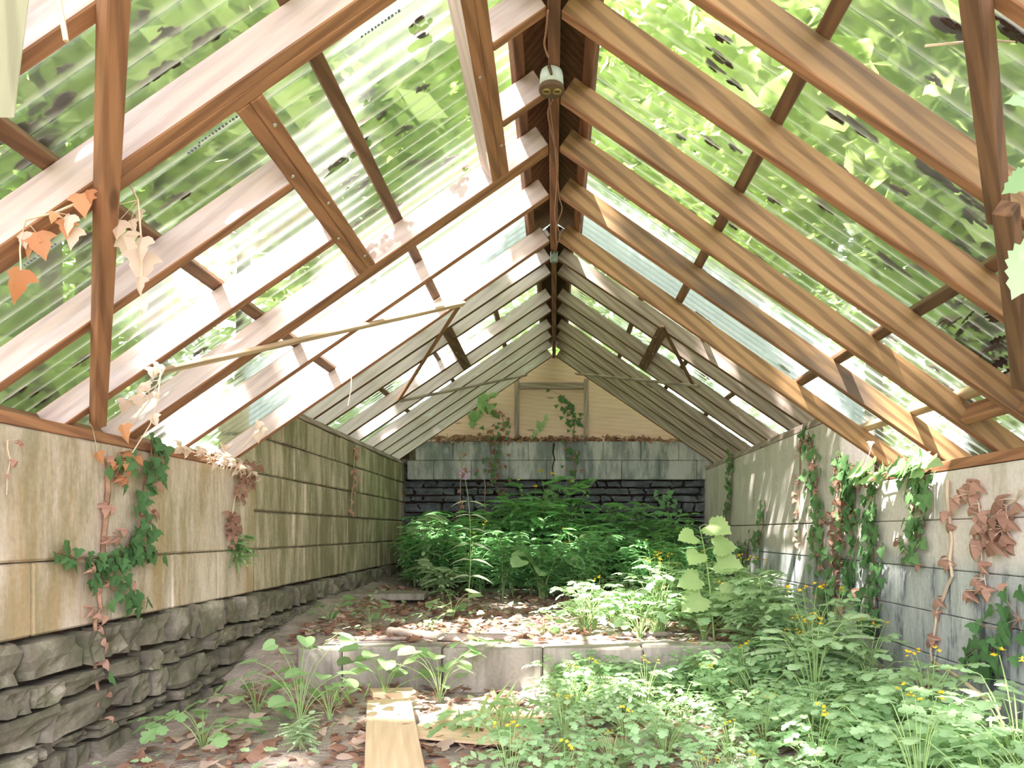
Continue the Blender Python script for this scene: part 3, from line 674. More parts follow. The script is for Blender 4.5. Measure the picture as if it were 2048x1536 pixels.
def toothed(seed, h, nl, ls=.13, lean=V((-.05, .0, 0)), m=None):
    rng = random.Random(seed); r = empty('toothed_leaf_plant'); fol, stm = MB(), MB()
    pts = bez(V((0, 0, -.03)), V((0, 0, h * .6)), V((0, 0, h)) + lean, 9); tube(stm, pts, .005, .003, 6)
    for k in range(nl):
        i = 2 + k * 6 / nl; p = pts[min(int(i) + 1, 8)]; az = [math.pi * 1.05, -.35, math.pi * .9, -.1, math.pi * 1.25, .4, math.pi * 1.1, -.7][k % 8]
        d = V((math.cos(az), math.sin(az) * .6 - .35, rng.uniform(-.2, .5))).normalized(); q = p + d * ls * .45; tube(stm, [p, p.lerp(q, .5) + V((0, 0, .008)), q], .0022, .0016, 4)
        leaf(fol, TOOTH, ls * rng.uniform(.8, 1.15), q, d + V((0, 0, -.35)), V((0, -.8, .6)), .2, .12)
    stm.build('stem', M_stem, r); fol.build('foliage', m or M_jag, r); return r
def phlox(h):
    rng = random.Random(3); r = empty('flowering_phlox'); fol, stm = MB(), MB()
    pts = bez(V((0, 0, -.03)), V((.05, 0, h * .6)), V((-.03, 0, h)), 10); tube(stm, pts, .004, .002, 5)
    for i in range(2, 8):
        for az in (2.9 + rng.uniform(-.3, .3), .1 + rng.uniform(-.3, .3)): leaf(fol, LANCE, .14 * (1.1 - i * .04), pts[i], V((math.cos(az), math.sin(az) * .5 - .2, .45)), V((0, -.2, 1)), .9, .1, 1.3)
    stm.build('stem', M_stem, r); fol.build('foliage', M_palel, r)
    fl = MB()
    for k in range(16):
        p = pts[-1] + V((rng.uniform(-1, 1) * .035, rng.uniform(-1, 1) * .03, rng.uniform(-.02, .055)))
        for j in range(5): leaf(fl, OVAL, .016, p, rdir(rng, -.3, .9), V((0, -.6, 1)), .1, .1, 1.5)
    fl.build('flower_head', M_purp, r); return r

used = set(); SPREAD = {'celandine_plant': .31, 'feathery_plant': .36, 'heart_leaved_plant': .2, 'toothed_leaf_plant': .15}
def put(proto, x, y, rz, s=1.0, label=None, cat='plant', group=None, z=None, sz=None):
    """first call moves the prototype itself, later calls copy it with its parts and their sub-parts"""
    r = proto
    if proto.name in used:
        r = proto.copy(); col.objects.link(r)
        for ch in list(proto.children):
            c = ch.copy(); col.objects.link(c); c.parent = r
            for g in ch.children: d = g.copy(); col.objects.link(d); d.parent = c
        for k in ('label', 'category', 'group'):
            if k in r: del r[k]
    else: used.add(proto.name)
    if z is None and label and 'wall' not in label[:12]:
        m = SPREAD.get(proto.name.split('.')[0], .15) * s; x = max(-1.62 + m, min(1.62 - m, x)); y = min(y, 8.0 - m)
    r.location = (x, y, hfloor(x, y) if z is None else z); r.rotation_euler = (R.uniform(-.06, .06), R.uniform(-.06, .06), rz); r.scale = (s, s, sz or s)
    used.add(r.name); return tag(r, label, cat, group)
def rz(): return R.uniform(0, 6.28)

# --- lobed celandine growth over the front and along the pale wall
cels = [celandine(20 + k, (.22, .28, .33, .26)[k], (20, 24, 22, 26)[k], (.17, .20, .19, .22)[k], 0, (.042, .046, .050, .038)[k]) for k in range(4)]
celf = [celandine(40 + k, (.34, .40)[k], 22, .18, (2, 3)[k], .046) for k in range(2)]
def dens(x, y):
    if y < 1.75 or y > 3.68: return 0
    left = -.20 + .06 * (y - 2.2) + .12 * max(0, y - 3.0)
    if x < left or x > 1.52: return 0
    if x < -.02 and 2.6 < y < 3.45: return .2
    return 1
n = 0; pts = []
tries = 0
while n < 112 and tries < 9000:
    tries += 1; x, y = R.uniform(-.5, 1.52), R.uniform(1.8, 3.68)
    if R.random() > dens(x, y): continue
    dmin = .115
    if any((x - a) ** 2 + (y - b) ** 2 < dmin ** 2 for a, b in pts): continue
    pts.append((x, y)); s = R.uniform(.58, .85) * (1.0 + .42 * max(0, (x - .7)))
    if x < .8: s *= .72
    if x < .8 and y < 3.0 and R.random() < .25: continue
    if R.random() < .30:
        put(R.choice(celf), x, y, rz(), s, 'lobed green plant in bloom with yellow flowers, in the thick growth before the kerb', 'plant', 'flowering celandine before the kerb')
    else:
        put(R.choice(cels), x, y, rz(), s, 'lobed green plant without flowers in the thick growth before the kerb', 'plant', 'leafy celandine before the kerb')
    n += 1
for k in range(46):
    x = R.uniform(.15, 1.55); y = R.uniform(3.95, 5.6)
    if x < .5 and y > 5: continue
    if R.random() < .35: put(R.choice(celf), x, y, rz(), R.uniform(.7, 1.0), 'lobed plant in bloom with yellow flowers on the raised floor near the pale wall', 'plant', 'flowering celandine on the raised floor')
    else: put(R.choice(cels), x, y, rz(), R.uniform(.7, 1.0), 'lobed plant without flowers on the raised floor near the pale wall', 'plant', 'leafy celandine on the raised floor')
# --- feathery growth at the back
fer = [feathery(60 + k, (.50, .60, .66)[k], (6, 7, 7)[k], (.22, .26, .28)[k]) for k in range(3)]
ferf = [feathery(70, .62, 6, .25, None, .17, 3)]
k = 0; pts = []; tries = 0
while k < 78 and tries < 5000:
    tries += 1; x, y = R.uniform(-1.55, 1.55), R.uniform(5.75, 7.85)
    if x < -.75 and y < 6.6: continue
    if -.95 < x < -.1 and y < 6.0: continue
    if any((x - a) ** 2 + (y - b) ** 2 < .17 ** 2 for a, b in pts): continue
    pts.append((x, y))
    top = .42 + .30 * (y - 5.75) / 2.1 + (.22 if abs(x - .05) < .35 and y > 7 else 0) - (.05 if x > .9 else 0)
    s = top / .60 * R.uniform(.85, 1.12); k += 1
    if R.random() < .2: put(ferf[0], x, y, rz(), s, 'feathery green plant with yellow flowers in the mass before the dark stone wall', 'plant', 'flowering feathery plants at the back')
    else: put(R.choice(fer), x, y, rz(), s, 'feathery green plant without flowers in the mass before the dark stone wall', 'plant', 'feathery plants at the back')
# --- single plants that stand out
M_fernp = leafmat('pale_feathery_leaf', (.34, .48, .26), (.50, .62, .40), .35)
def ground(px, py, z=.2):
    p = onZ(px, py, z)
    for _ in range(4): p = onZ(px, py, hfloor(p.x, p.y))
    return p
def at(proto, px, py, s, label, rot=None, cat='plant', group=None):
    p = ground(px, py); return put(proto, p.x, p.y, rz() if rot is None else rot, s, label, cat, group)
at(toothed(1, .62, 8, .13), 1428, 1282, 1.0, 'tall pale green plant with big toothed leaves standing above the lobed growth', 0)
at(phlox(.98), 935, 1215, 1.0, 'tall phlox with a mauve flower head and drooping silvery leaves', 0)
pf = feathery(81, .62, 2, .10, M_fernp, .16); at(pf, 850, 1188, 1.35, 'pale upright feathery shoot beside the mauve phlox', 2.2)
pg = feathery(82, .34, 4, .16, M_fernp, .15)
at(pg, 885, 1200, 1.1, 'low sunlit feathery tuft at the foot of the mauve phlox')
at(pg, 1700, 1400, 1.35, 'pale feathery tuft catching light before the ivy-hung wall', .4); at(pg, 1640, 1300, 1.5, 'taller pale feathery tuft close under the ivy strands', 2.0)
at(pg, 1240, 1345, .75, 'small bright feathery tuft growing against the overgrown kerb'); at(pg, 600, 1500, .42, 'small feathery tuft at the foot of the heart-leaved clump')
mus = [mustard(90, .40, 15, .20), mustard(91, .26, 12, .20, .085), mustard(92, .16, 8, .15, .07)]
at(mus[0], 600, 1455, 1.0, 'heart-leaved clump with long bare stalks before the shaded kerb', 1.0)
at(mus[1], 660, 1440, .9, 'low heart-leaved clump leaning against the joint of the kerb')
at(mus[1], 770, 1400, 1.0, 'heart-leaved plant with scalloped leaves before the far end of the plank', 2.0)
at(mus[1], 880, 1405, 1.05, 'sunlit heart-leaved plant between plank and kerb')
at(mus[1], 965, 1380, 1.1, 'heart-leaved plant mixed with grass blades before the sunlit kerb')
at(mus[2], 660, 1250, .9, 'small round-leaved plant on litter of the raised floor, nearest the stone footing'); at(mus[2], 740, 1245, .8, 'small round-leaved plant with one white-lit leaf on the raised floor')
at(mus[2], 865, 1262, .7, 'small round-leaved seedling before the long grey branch'); at(mus[2], 1085, 1275, .8, 'small round-leaved seedling touching the long grey branch')
at(mus[2], 905, 1240, 1.2, 'round-leaved plant behind the long grey branch near the phlox'); at(mus[1], 1080, 1200, 1.6, 'tall pale round-leaved plant at the front of the feathery mass', 1.2)
sed = celandine(95, .16, 8, .14, 0, .055, M_must); at(sed, 375, 1425, 1.0, 'bright lobed seedling at the foot of the stone footing'); at(sed, 335, 1490, 1.0, 'small lobed seedling in dark soil near the stone footing'); at(sed, 1000, 1490, 1.2, 'lobed seedling growing out beside the plywood offcut', .6)
gr = grass(5, .26, 9); at(gr, 985, 1370, 1.0, 'tuft of upright grass blades before the sunlit kerb'); at(gr, 1010, 1368, .8, 'shorter tuft of grass blades next to the upright tuft'); at(gr, 690, 1410, .7, 'thin dry grass tuft beside the heart-leaved plant'); at(gr, 1180, 1372, .9, 'bright grass tuft among lobed plants before the kerb')

# ------------------------------------------------------------------ ivy on the walls
def vine(name, pts, n_leaf, label, green=1.0, nrmv=V((1, 0, 0)), ls=(.034, .056), spread=.06, r0=.004, gm=None, dm=None, hang=.7, cat='ivy', group=None):
    rng = random.Random(len(label) * 7 + int(abs(pts[0].x) * 1000)); r = empty(name, pts[0]); o = pts[0]
    fine = []
    for a, b in zip(pts, pts[1:]):
        k = max(2, int((b - a).length / .05))
        for i in range(k): fine.append(a.lerp(b, i / k) + V((rng.uniform(-1, 1), rng.uniform(-1, 1), rng.uniform(-1, 1))) * .007)
    fine.append(pts[-1]); loc = [p - o + nrmv * .008 for p in fine]
    st = MB(); tube(st, loc, r0, r0 * .5, 5); gf, df = MB(), MB()
    side = nrmv.cross(V((0, 0, 1))).normalized()
    for k in range(n_leaf):
        p = rng.choice(loc); q = p + side * rng.gauss(0, spread) + V((0, 0, rng.gauss(0, spread * .5))) + nrmv * rng.uniform(.012, .045)
        d = (side * rng.uniform(-.8, .8) + V((0, 0, -hang)) + nrmv * rng.uniform(-.1, .4)).normalized()
        isg = rng.random() < green; L = rng.uniform(*ls) * (1 if isg else .9)
        leaf(gf if isg else df, IVY, L, q, d, nrmv + V((0, 0, .4)) + rdir(rng, -1, 1) * .4, .15 if isg else .4, .12 if isg else -.3, 1.0, 0, 0 if isg else 1.5)
        tube(st, [p, p.lerp(q, .6) + nrmv * .006, q], .0014, .001, 3)
    st.build('stem', M_vine if green > .05 else M_drystem, r)
    if gf.v: gf.build('foliage', gm or M_ivy, r)
    if df.v: tag(df.build('dry_foliage', dm or M_dead, r), 'brown dry leaves')
    return tag(r, label, cat, group)
RX, LXN, RXN = WX - .004, V((1, 0, 0)), V((-1, 0, 0))
def rw(*pix): return [onX(px, py, RX) for px, py in pix]
def lw(*pix): return [onX(px, py, -RX) for px, py in pix]
vine('ivy_vine', rw((1466, 905), (1464, 960), (1462, 1010), (1458, 1062)), 120, 'dense dark ivy rope hanging nearest the back corner of the plastered wall', 1, RXN, (.03, .05), .035)
vine('ivy_vine', rw((1532, 1000), (1528, 1040), (1522, 1090)), 34, 'short ivy strand ending midway down the plastered wall', 1, RXN, (.042, .066), .05)
vine('ivy_vine', rw((1625, 878), (1632, 960), (1644, 1040), (1650, 1130), (1655, 1230)), 125, 'long ivy strand with large green leaves starting at the last orange rafter', .9, RXN, (.042, .066), .075)
vine('ivy_vine', rw((1690, 925), (1688, 1000), (1682, 1080), (1676, 1160), (1680, 1230)), 120, 'ivy strand full of dark red-brown dead leaves in the middle of the curtain', .42, RXN, (.042, .066), .06)
vine('ivy_vine', rw((1706, 930), (1712, 1020), (1708, 1110), (1704, 1180)), 90, 'slender ivy strand between the brown one and the bright sun streaks', .9, RXN, (.045, .07), .05)
vine('ivy_vine', rw((1752, 945), (1750, 1020), (1748, 1090), (1756, 1180), (1748, 1260)), 120, 'ivy strand over the sun streaks, thick bunch at its foot', .92, RXN, (.042, .066), .06)
vine('ivy_vine', rw((1845, 930), (1850, 990), (1842, 1050), (1832, 1110)), 85, 'ivy strand draped from the red-brown plate, leaves along one side', .88, RXN, (.042, .066), .055)
vine('ivy_vine', [onX(px, py, RX - .03) for px, py in ((1735, 948), (1775, 945), (1820, 938), (1865, 930))], 46, 'bright young ivy lying along the red-brown plate', 1, RXN, (.06, .09), .04, .004, M_must, None, .1)
vine('ivy_vine', rw((1605, 880), (1600, 950), (1600, 1010), (1602, 1090)), 16, 'thin vine with a few small dry leaves beside the long strand', .1, RXN, (.03, .05), .01)
vine('ivy_vine', rw((1940, 965), (1960, 1010), (1965, 1060), (1970, 1130), (1978, 1180)), 30, 'withered vine bunch with large brown leaves on the pale wall', 0, RXN, (.045, .075), .04, .004, None, M_dead)
vine('ivy_vine', rw((2050, 975), (2020, 1010), (2000, 1040), (2030, 1080)), 16, 'withered vine spreading from the edge over the pale wall', 0, RXN, (.05, .09), .05, .004, None, M_dead)
vine('ivy_vine', rw((1900, 960), (1905, 1080), (1908, 1150), (1880, 1220), (1868, 1300), (1855, 1370)), 14, 'long bare brown vine stem with few dead leaves, ending low in the plants', 0, RXN, (.05, .07), .015, .009)
vine('ivy_vine', rw((2040, 1240), (2000, 1280), (1975, 1330)), 40, 'dark green ivy clump low on the wall above yellow flowers', 1, RXN, (.045, .07), .08)
vine('ivy_vine', rw((1500, 1080), (1490, 1130), (1480, 1190)), 50, 'dark ivy clump at the foot of the plastered wall behind the toothed plant', 1, RXN, (.045, .07), .13)
vine('ivy_vine', lw((215, 925), (212, 985), (203, 1100), (195, 1190), (182, 1280), (190, 1360), (196, 1440)), 26, 'thick brown vine stem climbing the cream wall from the stone footing', .3, LXN, (.032, .056), .03, .012, None, M_dead)
vine('ivy_vine', lw((300, 880), (292, 940), (284, 1000), (272, 1060), (250, 1090)), 80, 'green ivy strand hanging from the plate beside the thick brown stem', .9, LXN, (.032, .056), .045)
vine('ivy_vine', lw((112, 1108), (150, 1116), (200, 1122), (245, 1108), (290, 1105)), 64, 'ivy spray spreading sideways across the course joint of the cream wall', 1, LXN, (.032, .056), .045)
vine('ivy_vine', lw((175, 1140), (195, 1160), (235, 1190), (262, 1200)), 26, 'dark ivy leaves hanging below the sideways spray', .9, LXN, (.032, .056), .05)
vine('ivy_vine', lw((230, 905), (236, 930), (225, 955)), 22, 'small ivy knot with brown leaves at the top of the thick stem', .5, LXN, (.032, .056), .04, .004, None, M_orangel)
vine('ivy_vine', lw((500, 935), (475, 970), (462, 1010), (455, 1050), (452, 1090)), 60, 'withered brown ivy hanging where the plate ends at the wall step', 0, LXN, (.032, .056), .045, .004, None, M_dead)
vine('ivy_vine', [onX(px, py, -RX + .02) for px, py in ((350, 890), (420, 915), (470, 932), (500, 945))], 45, 'pale tangle of dry vine and leaves lying on the end of the plate', 0, LXN, (.035, .055), .03, .003, None, M_bleach, .1)
vine('ivy_vine', lw((708, 895), (706, 940), (703, 985), (700, 1020)), 16, 'thin withered vine on the olive back blocks', 0, LXN, (.04, .06), .02)
vine('ivy_vine', [onX(px, py, -RX + .01) for px, py in ((12, 880), (18, 920), (8, 990))], 4, 'fine bare vine thread at the edge of the cream wall', 0, LXN, (.02, .03), .01, .003)
# feathery tuft rooted in the joint of the cream wall
tf = feathery(84, .22, 5, .16, M_must, .11); p = onX(470, 1118, -RX); put(tf, p.x + .02, p.y, 0, .8, 'small feathery plant rooted in the joint of the cream wall', 'plant', None, p.z - .05)
# ledge of the back wall
BN = V((0, -1, 0))
def bw(*pix, y=YB - .005): return [W(px, py, y) for px, py in pix]
def heap(name, px0, px1, n, label, m, zb=.985, dz=.06, yy=.06):
    rng = random.Random(px0); x0, x1 = W(px0, 900, YB).x, W(px1, 900, YB).x; f = MB()
    for k in range(n):
        p = V((rng.uniform(x0, x1), YB + rng.uniform(-.02, .10), Z(zb) + rng.uniform(0, dz))); leaf(f, OAK if rng.random() < .5 else IVY, rng.uniform(.04, .075), p, rdir(rng, -.7, .6), rdir(rng, .2, 1.4), .5, -.3)
    o = f.build(name, m); return tag(o, label, 'leaf heap', 'dead leaves on the ledge', 'stuff')
heap('leaf_litter', 862, 1300, 420, 'brown dead leaves heaped along the ledge under the plywood gable', M_dead)
heap('leaf_litter', 880, 960, 90, 'bleached dead leaves on the ledge near the block wall', M_bleach, .97, .07)
heap('leaf_litter', 1290, 1400, 60, 'sparse brown leaves on the far end of the ledge', M_dead, .985, .03)
vine('ivy_vine', bw((985, 860), (990, 900), (985, 940), (1000, 985)), 70, 'dark ivy with dry leaves spilling over the blackened block band', .55, BN, (.034, .052), .07)
vine('ivy_vine', bw((1130, 880), (1142, 900), (1150, 930), (1152, 960)), 34, 'thin ivy trailing down the block band beside the black crack', .7, BN, (.034, .052), .05)
vine('ivy_vine', [W(px, py, YB + .10) for px, py in ((1145, 875), (1150, 850), (1142, 820), (1120, 790))], 52, 'ivy sprig climbing the plywood gable beside a stud', 1, BN, (.034, .052), .045)
vine('ivy_vine', [W(px, py, YB + .10) for px, py in ((1010, 860), (1005, 835), (985, 818), (960, 810))], 40, 'reddish ivy creeping over the plywood gable from the dead-leaf heap', .6, BN, (.034, .052), .05)
vine('ivy_vine', [W(px, py, YB + .06) for px, py in ((1070, 876), (1085, 850), (1095, 835))], 20, 'small green sprig rising from the ledge at the middle of the gable', 1, BN, (.034, .052), .03, .003, M_cel, None, -.4)
vine('ivy_vine', [W(px, py, YB - .1) for px, py in ((945, 860), (960, 825), (985, 795))], 20, 'bright leafy shoot rising past the gable edge near the dead-leaf heap', 1, BN, (.07, .11), .05, .003, M_must, None, -.2)
vine('ivy_vine', bw((925, 905), (922, 960), (920, 1040)), 14, 'withered vine hanging over the rubble stone on the block-wall side', 0, BN, (.04, .06), .02)
vine('ivy_vine', bw((970, 955), (970, 1040)), 3, 'straight bare vine hanging down the rubble stone', 0, BN, (.03, .04), .01)
vine('ivy_vine', bw((1100, 965), (1104, 1000), (1100, 1040)), 44, 'green climber on the rubble stone above the feathery mass', 1, BN, (.04, .06), .05, .003, M_fern)
vine('ivy_vine', bw((1330, 985), (1340, 1030), (1345, 1075)), 44, 'green climber on the rubble stone near the plastered wall', 1, BN, (.04, .06), .06, .003, M_fern)
# black crack in the block band: a thin dark tube along the face
mb = MB(); tube(mb, [W(px, py, YB - .001) for px, py in ((1108, 887), (1106, 905), (1109, 918), (1105, 935), (1107, 952))], .012, .007, 6)
o = mb.build('crack', M_mulch, bpy.data.objects['wall_back'], True)

# ------------------------------------------------------------------ dry vines and leaves hanging under the front roof
def hang_vine(pix, y, leaves, label, stem_m=M_drystem, mats=(M_orangel, M_bleach)):
    pts = [W(px, py, y) for px, py in pix]; r = empty('dry_hanging_vine', pts[0]); o = pts[0]; rng = random.Random(pix[0][0])
    st = MB(); tube(st, [p - o for p in pts], .0028, .0018, 5); st.build('stem', stem_m, r)
    for px, py, L, mi in leaves:
        p = W(px, py, y + rng.uniform(-.02, .02)) - o; f = MB()
        near = min(pts, key=lambda q: (q - o - p).length) - o; stp = MB(); tube(stp, [near, p], .0014, .001, 3)
        leaf(f, IVY, L, p, V((rng.uniform(-.5, .5), -.2, -1)), V((rng.uniform(-.5, .5), -1, .3)), .4, -.25, 1.0)
        lf = f.build('dry_leaf', mats[mi], r); stp.build('leaf_stalk', stem_m, lf)
    return tag(r, label, 'dry vine', 'dry vines under the front roof')
hang_vine([(180, 395), (110, 425), (52, 440), (42, 475), (40, 500), (42, 540)], 1.68, [(160, 388, .05, 0), (178, 380, .03, 0), (108, 425, .025, 0), (140, 430, .045, 1), (132, 440, .04, 0), (148, 455, .05, 1), (62, 470, .055, 0), (72, 465, .06, 0), (45, 465, .035, 1), (40, 540, .075, 0)], 'dry vine with glowing orange leaves looped under the nearest doubled rafter')
hang_vine([(225, 350), (262, 372), (276, 400), (282, 470), (284, 530), (282, 600), (284, 640)], 1.78, [(240, 440, .045, 1), (262, 440, .03, 1), (246, 470, .065, 1), (285, 475, .06, 1), (284, 505, .07, 1), (280, 555, .04, 1), (277, 420, .03, 1), (283, 600, .03, 1), (213, 415, .035, 1)], 'dry vine with big bleached round leaves dangling beside the long brace')
hang_vine([(330, 735), (318, 760), (300, 800), (255, 860)], 2.5, [(305, 735, .04, 1), (318, 728, .04, 1), (272, 790, .045, 1), (280, 775, .04, 1), (252, 800, .05, 1), (246, 850, .06, 0), (290, 765, .035, 1)], 'dry vine tangled at the end of the long pale lath')
hang_vine([(322, 740), (316, 800), (300, 850), (265, 905)], 2.45, [(305, 830, .04, 1), (312, 785, .02, 1)], 'thin bare vine hanging straight down from the long pale lath')
hang_vine([(185, 855), (180, 830), (168, 812), (145, 812)], 2.62, [(195, 905, .045, 0)], 'forked dry twig standing on the plate at the foot of the long brace')
hang_vine([(696, 715), (704, 740), (702, 780), (696, 812)], 3.6, [], 'single pale thread of vine hanging from the sunlit rafter')
hang_vine([(1745, 885), (1738, 910), (1728, 935)], 3.55, [(1742, 883, .03, 1)], 'pale dry tendril hanging off the last orange rafter')
hang_vine([(1850, 92), (1975, 80), (2030, 84)], 1.45, [], 'thin dry tendril caught on the upper dark brace')
hang_vine([(440, 885), (450, 905), (468, 915)], 3.7, [(518, 842, .05, 1), (525, 855, .05, 1), (515, 868, .045, 1), (450, 890, .04, 1)], 'pink-white dry leaves caught on the sunlit rafter foot')
# green leaves at the edge, on a creeper coming in through the eave corner
def edge_leaf(px, py, y, L, d, lab):
    r = empty('creeper_shoot', W(px, py, y)); f, s = MB(), MB(); leaf(f, TOOTH, L, V((0, 0, 0)), V(d), V((-.2, -1, .5)), .15, .15, .75); tube(s, [V((0, 0, 0)), -V(d) * L * .6, -V(d) * L * 1.2 + V((0, 0, -.05))], .003, .002, 5)
    f.build('foliage', M_cel, r); s.build('stem', M_stem, r); tag(r, lab, 'creeper', 'creeper shoots at the eave corner')
edge_leaf(2075, 352, 1.6, .085, (-1, -.1, -.42), 'grey-green creeper leaf over the joint of the two dark braces')
edge_leaf(2080, 500, 1.6, .12, (-.62, -.1, -1), 'grey-green creeper leaf low beside the rounded brace end')
edge_leaf(2090, 200, 1.7, .085, (-1, .1, .1), 'faint creeper leaf higher up by the upper dark brace')

# ------------------------------------------------------------------ rotted clumps lying in the valleys of the roof sheets
def clump(seed):
    rng = random.Random(seed); f = MB()
    for k in range(9):
        p = V((rng.uniform(-.5, .5), rng.gauss(0, .14), rng.uniform(0, .12))); s = rng.uniform(.08, .2)
        vs = []; bm = bmesh.new(); bmesh.ops.create_icosphere(bm, subdivisions=1, radius=1); bm.verts.index_update()
        for v in bm.verts: q = v.co * (1 + .5 * noise.noise(v.co * 2 + V((seed, k, 0)))); vs.append(p + V((q.x * s * 1.5, q.y * s * .8, q.z * s * .5)))
        f.add(vs, [[v.index for v in g.verts] for g in bm.faces]); bm.free()
    o = f.build('leaf_clump', M_mulch); return o
protos = [clump(k) for k in range(4)]
A3 = [(195, 50, 1), (315, 250, 1), (260, 335, 1.2), (245, 400, .9), (345, 490, .8), (60, 820, .8), (205, 830, 1), (360, 875, .7), (1600, 160, 1.6), (1660, 195, 1.5), (1960, 170, 1.3), (2030, 200, 1.4), (1510, 465, .7), (1050, 740, 2), (1100, 765, 1.3), (1490, 1000, 1.2), (1540, 1040, 1.6), (1350, 1140, 1.2), (1720, 1165, 1.4), (1760, 1290, 1.1), (1665, 1430, 1.1), (610, 1195, 1), (870, 1205, 1.1), (1010, 1015, 1), (100, 1245, .8), (265, 1290, .8), (335, 1320, .7)]
A6 = [(175, 550, 1.5), (160, 265, .8), (265, 380, .8), (500, 200, .8), (1290, 240, 1.8), (1420, 255, 1), (1490, 450, 1), (1590, 440, 1), (1260, 655, 1), (1515, 835, .8), (1540, 920, 1), (1690, 690, 1.8), (1640, 985, 1.6), (1700, 1010, 1.4), (1600, 1025, 1.8), (640, 840, 1), (680, 680, 1), (1040, 890, 1), (1250, 1010, 1), (1480, 880, .8)]
A1 = [(970, 220, 1), (1250, 210, 1.3), (800, 135, .8), (930, 430, 1.3), (985, 405, .8), (400, 400, .6), (310, 650, 1.4), (360, 610, 1), (100, 790, 1.3), (150, 760, 1), (130, 950, 2), (360, 960, 2), (1030, 1180, 1.2), (500, 1410, 1), (1160, 450, .9)]
A2 = [(700, 115, .9), (690, 230, 1), (410, 545, .8), (465, 690, .7), (370, 720, .8), (610, 770, .9), (730, 515, .7), (300, 880, 1.6), (235, 940, 1.7), (180, 985, 1.2), (310, 1050, 1.1), (350, 1100, 1), (530, 1170, 1.2), (640, 970, 1), (760, 950, .8), (835, 965, .9), (890, 930, .9), (955, 990, .8), (430, 1240, .9), (555, 1225, .8), (340, 1305, .9)]
A4 = [(500, 95, 1.2), (1190, 735, 1), (1260, 740, 1), (500, 780, 1.3), (950, 635, 1.1), (110, 980, 1.3), (180, 1000, 1), (260, 1030, 1), (1290, 1025, .9)]
cl = [(x / 2.926 + 1348, y / 2.926, s) for x, y, s in A3] + [(x / 2.926 + 1348, y / 2.926 + 450, s) for x, y, s in A6] + [(x / 2.926, y / 2.926, s) for x, y, s in A1] + [(x / 2.926 + 600, y / 2.926, s) for x, y, s in A2] + [(x / 2.926, y / 2.926 + 450, s) for x, y, s in A4]
for i, (px, py, s) in enumerate(cl):
    o = protos[i % 4]
    if i >= 4: o = o.copy(); col.objects.link(o)
    p = under(px, py, False, RV + .072); sg = 1 if px > CX else -1; up = nrm(sg, SF); ax = V((sg, 0, -SF)).normalized()
    q = Matrix(((ax.x, 0, up.x), (ax.y, sg, up.y), (ax.z, 0, up.z))).to_quaternion()
    o.location = p; o.rotation_mode = 'QUATERNION'; o.rotation_quaternion = q; o.scale = (.066 * s, .046 * s ** .5, .05)
    tag(o, 'small dark clump of rotted leaves in a valley of the front roof sheets, whitewashed side' if sg < 0 else 'small dark clump of rotted leaves in a valley of the front roof sheets, golden side', 'leaf clump', 'rotted clumps on the whitewashed slope' if sg < 0 else 'rotted clumps on the golden slope')
# black mulch piled at the eave corner
rng = random.Random(5); f = MB()
for k in range(420):
    x = rng.uniform(1.36, 2.0); y = rng.uniform(1.75, 2.75) - .25 * (x - 1.36)
    if x < 1.36 + .25 * rng.random() and rng.random() < .6: continue
    z = zroof(x) + RV + .066 + rng.uniform(0, .05); leaf(f, OAK, rng.uniform(.05, .10), V((x, y, z)), rdir(rng, -.5, .3), rdir(rng, .5, 1.5), .3, -.2, 1.4)
tag(f.build('mulch_heap', M_mulch), 'black heap of rotted leaves piled on the sheets at the eave corner', 'mulch heap', None, 'stuff')

# ------------------------------------------------------------------ leaf litter
def litter(name, n, region, label, m, seed, ls=(.035, .075), prof=(OAK, OVAL, IVY)):
    rng = random.Random(seed); f = MB(); k = 0
    while k < n:
        x, y = rng.uniform(-1.48, 1.55), rng.uniform(1.7, 6.6)
        if rng.random() > region(x, y): continue
        k += 1; p = V((x, y, hfloor(x, y) + rng.uniform(.004, .022))); leaf(f, rng.choice(prof), rng.uniform(*ls), p, rdir(rng, -.25, .35), V((0, 0, 1)) + rdir(rng, -1, 1) * .5, rng.uniform(-.3, .6), rng.uniform(-.5, .3))
    return tag(f.build(name, m), label, 'leaf litter', None, 'stuff')
def reg1(x, y):
    if y > 3.72 and y < 3.9 and -1.25 < x < .95: return 0
    if y > 4.0: return 1.0 if noise.noise(V((x * 1.6, y * 1.6, 8))) > -.15 else .25
    if x < -.85: return .8 if noise.noise(V((x * 2, y * 2, 2))) > 0 else .25
    return .9 if x < .2 else .5
litter('leaf_litter', 3400, reg1, 'brown dead leaves strewn over the dirt floor', M_dead, 31)
litter('leaf_litter', 1500, reg1, 'pinkish bleached dead leaves strewn over the dirt floor', M_bleach, 32)
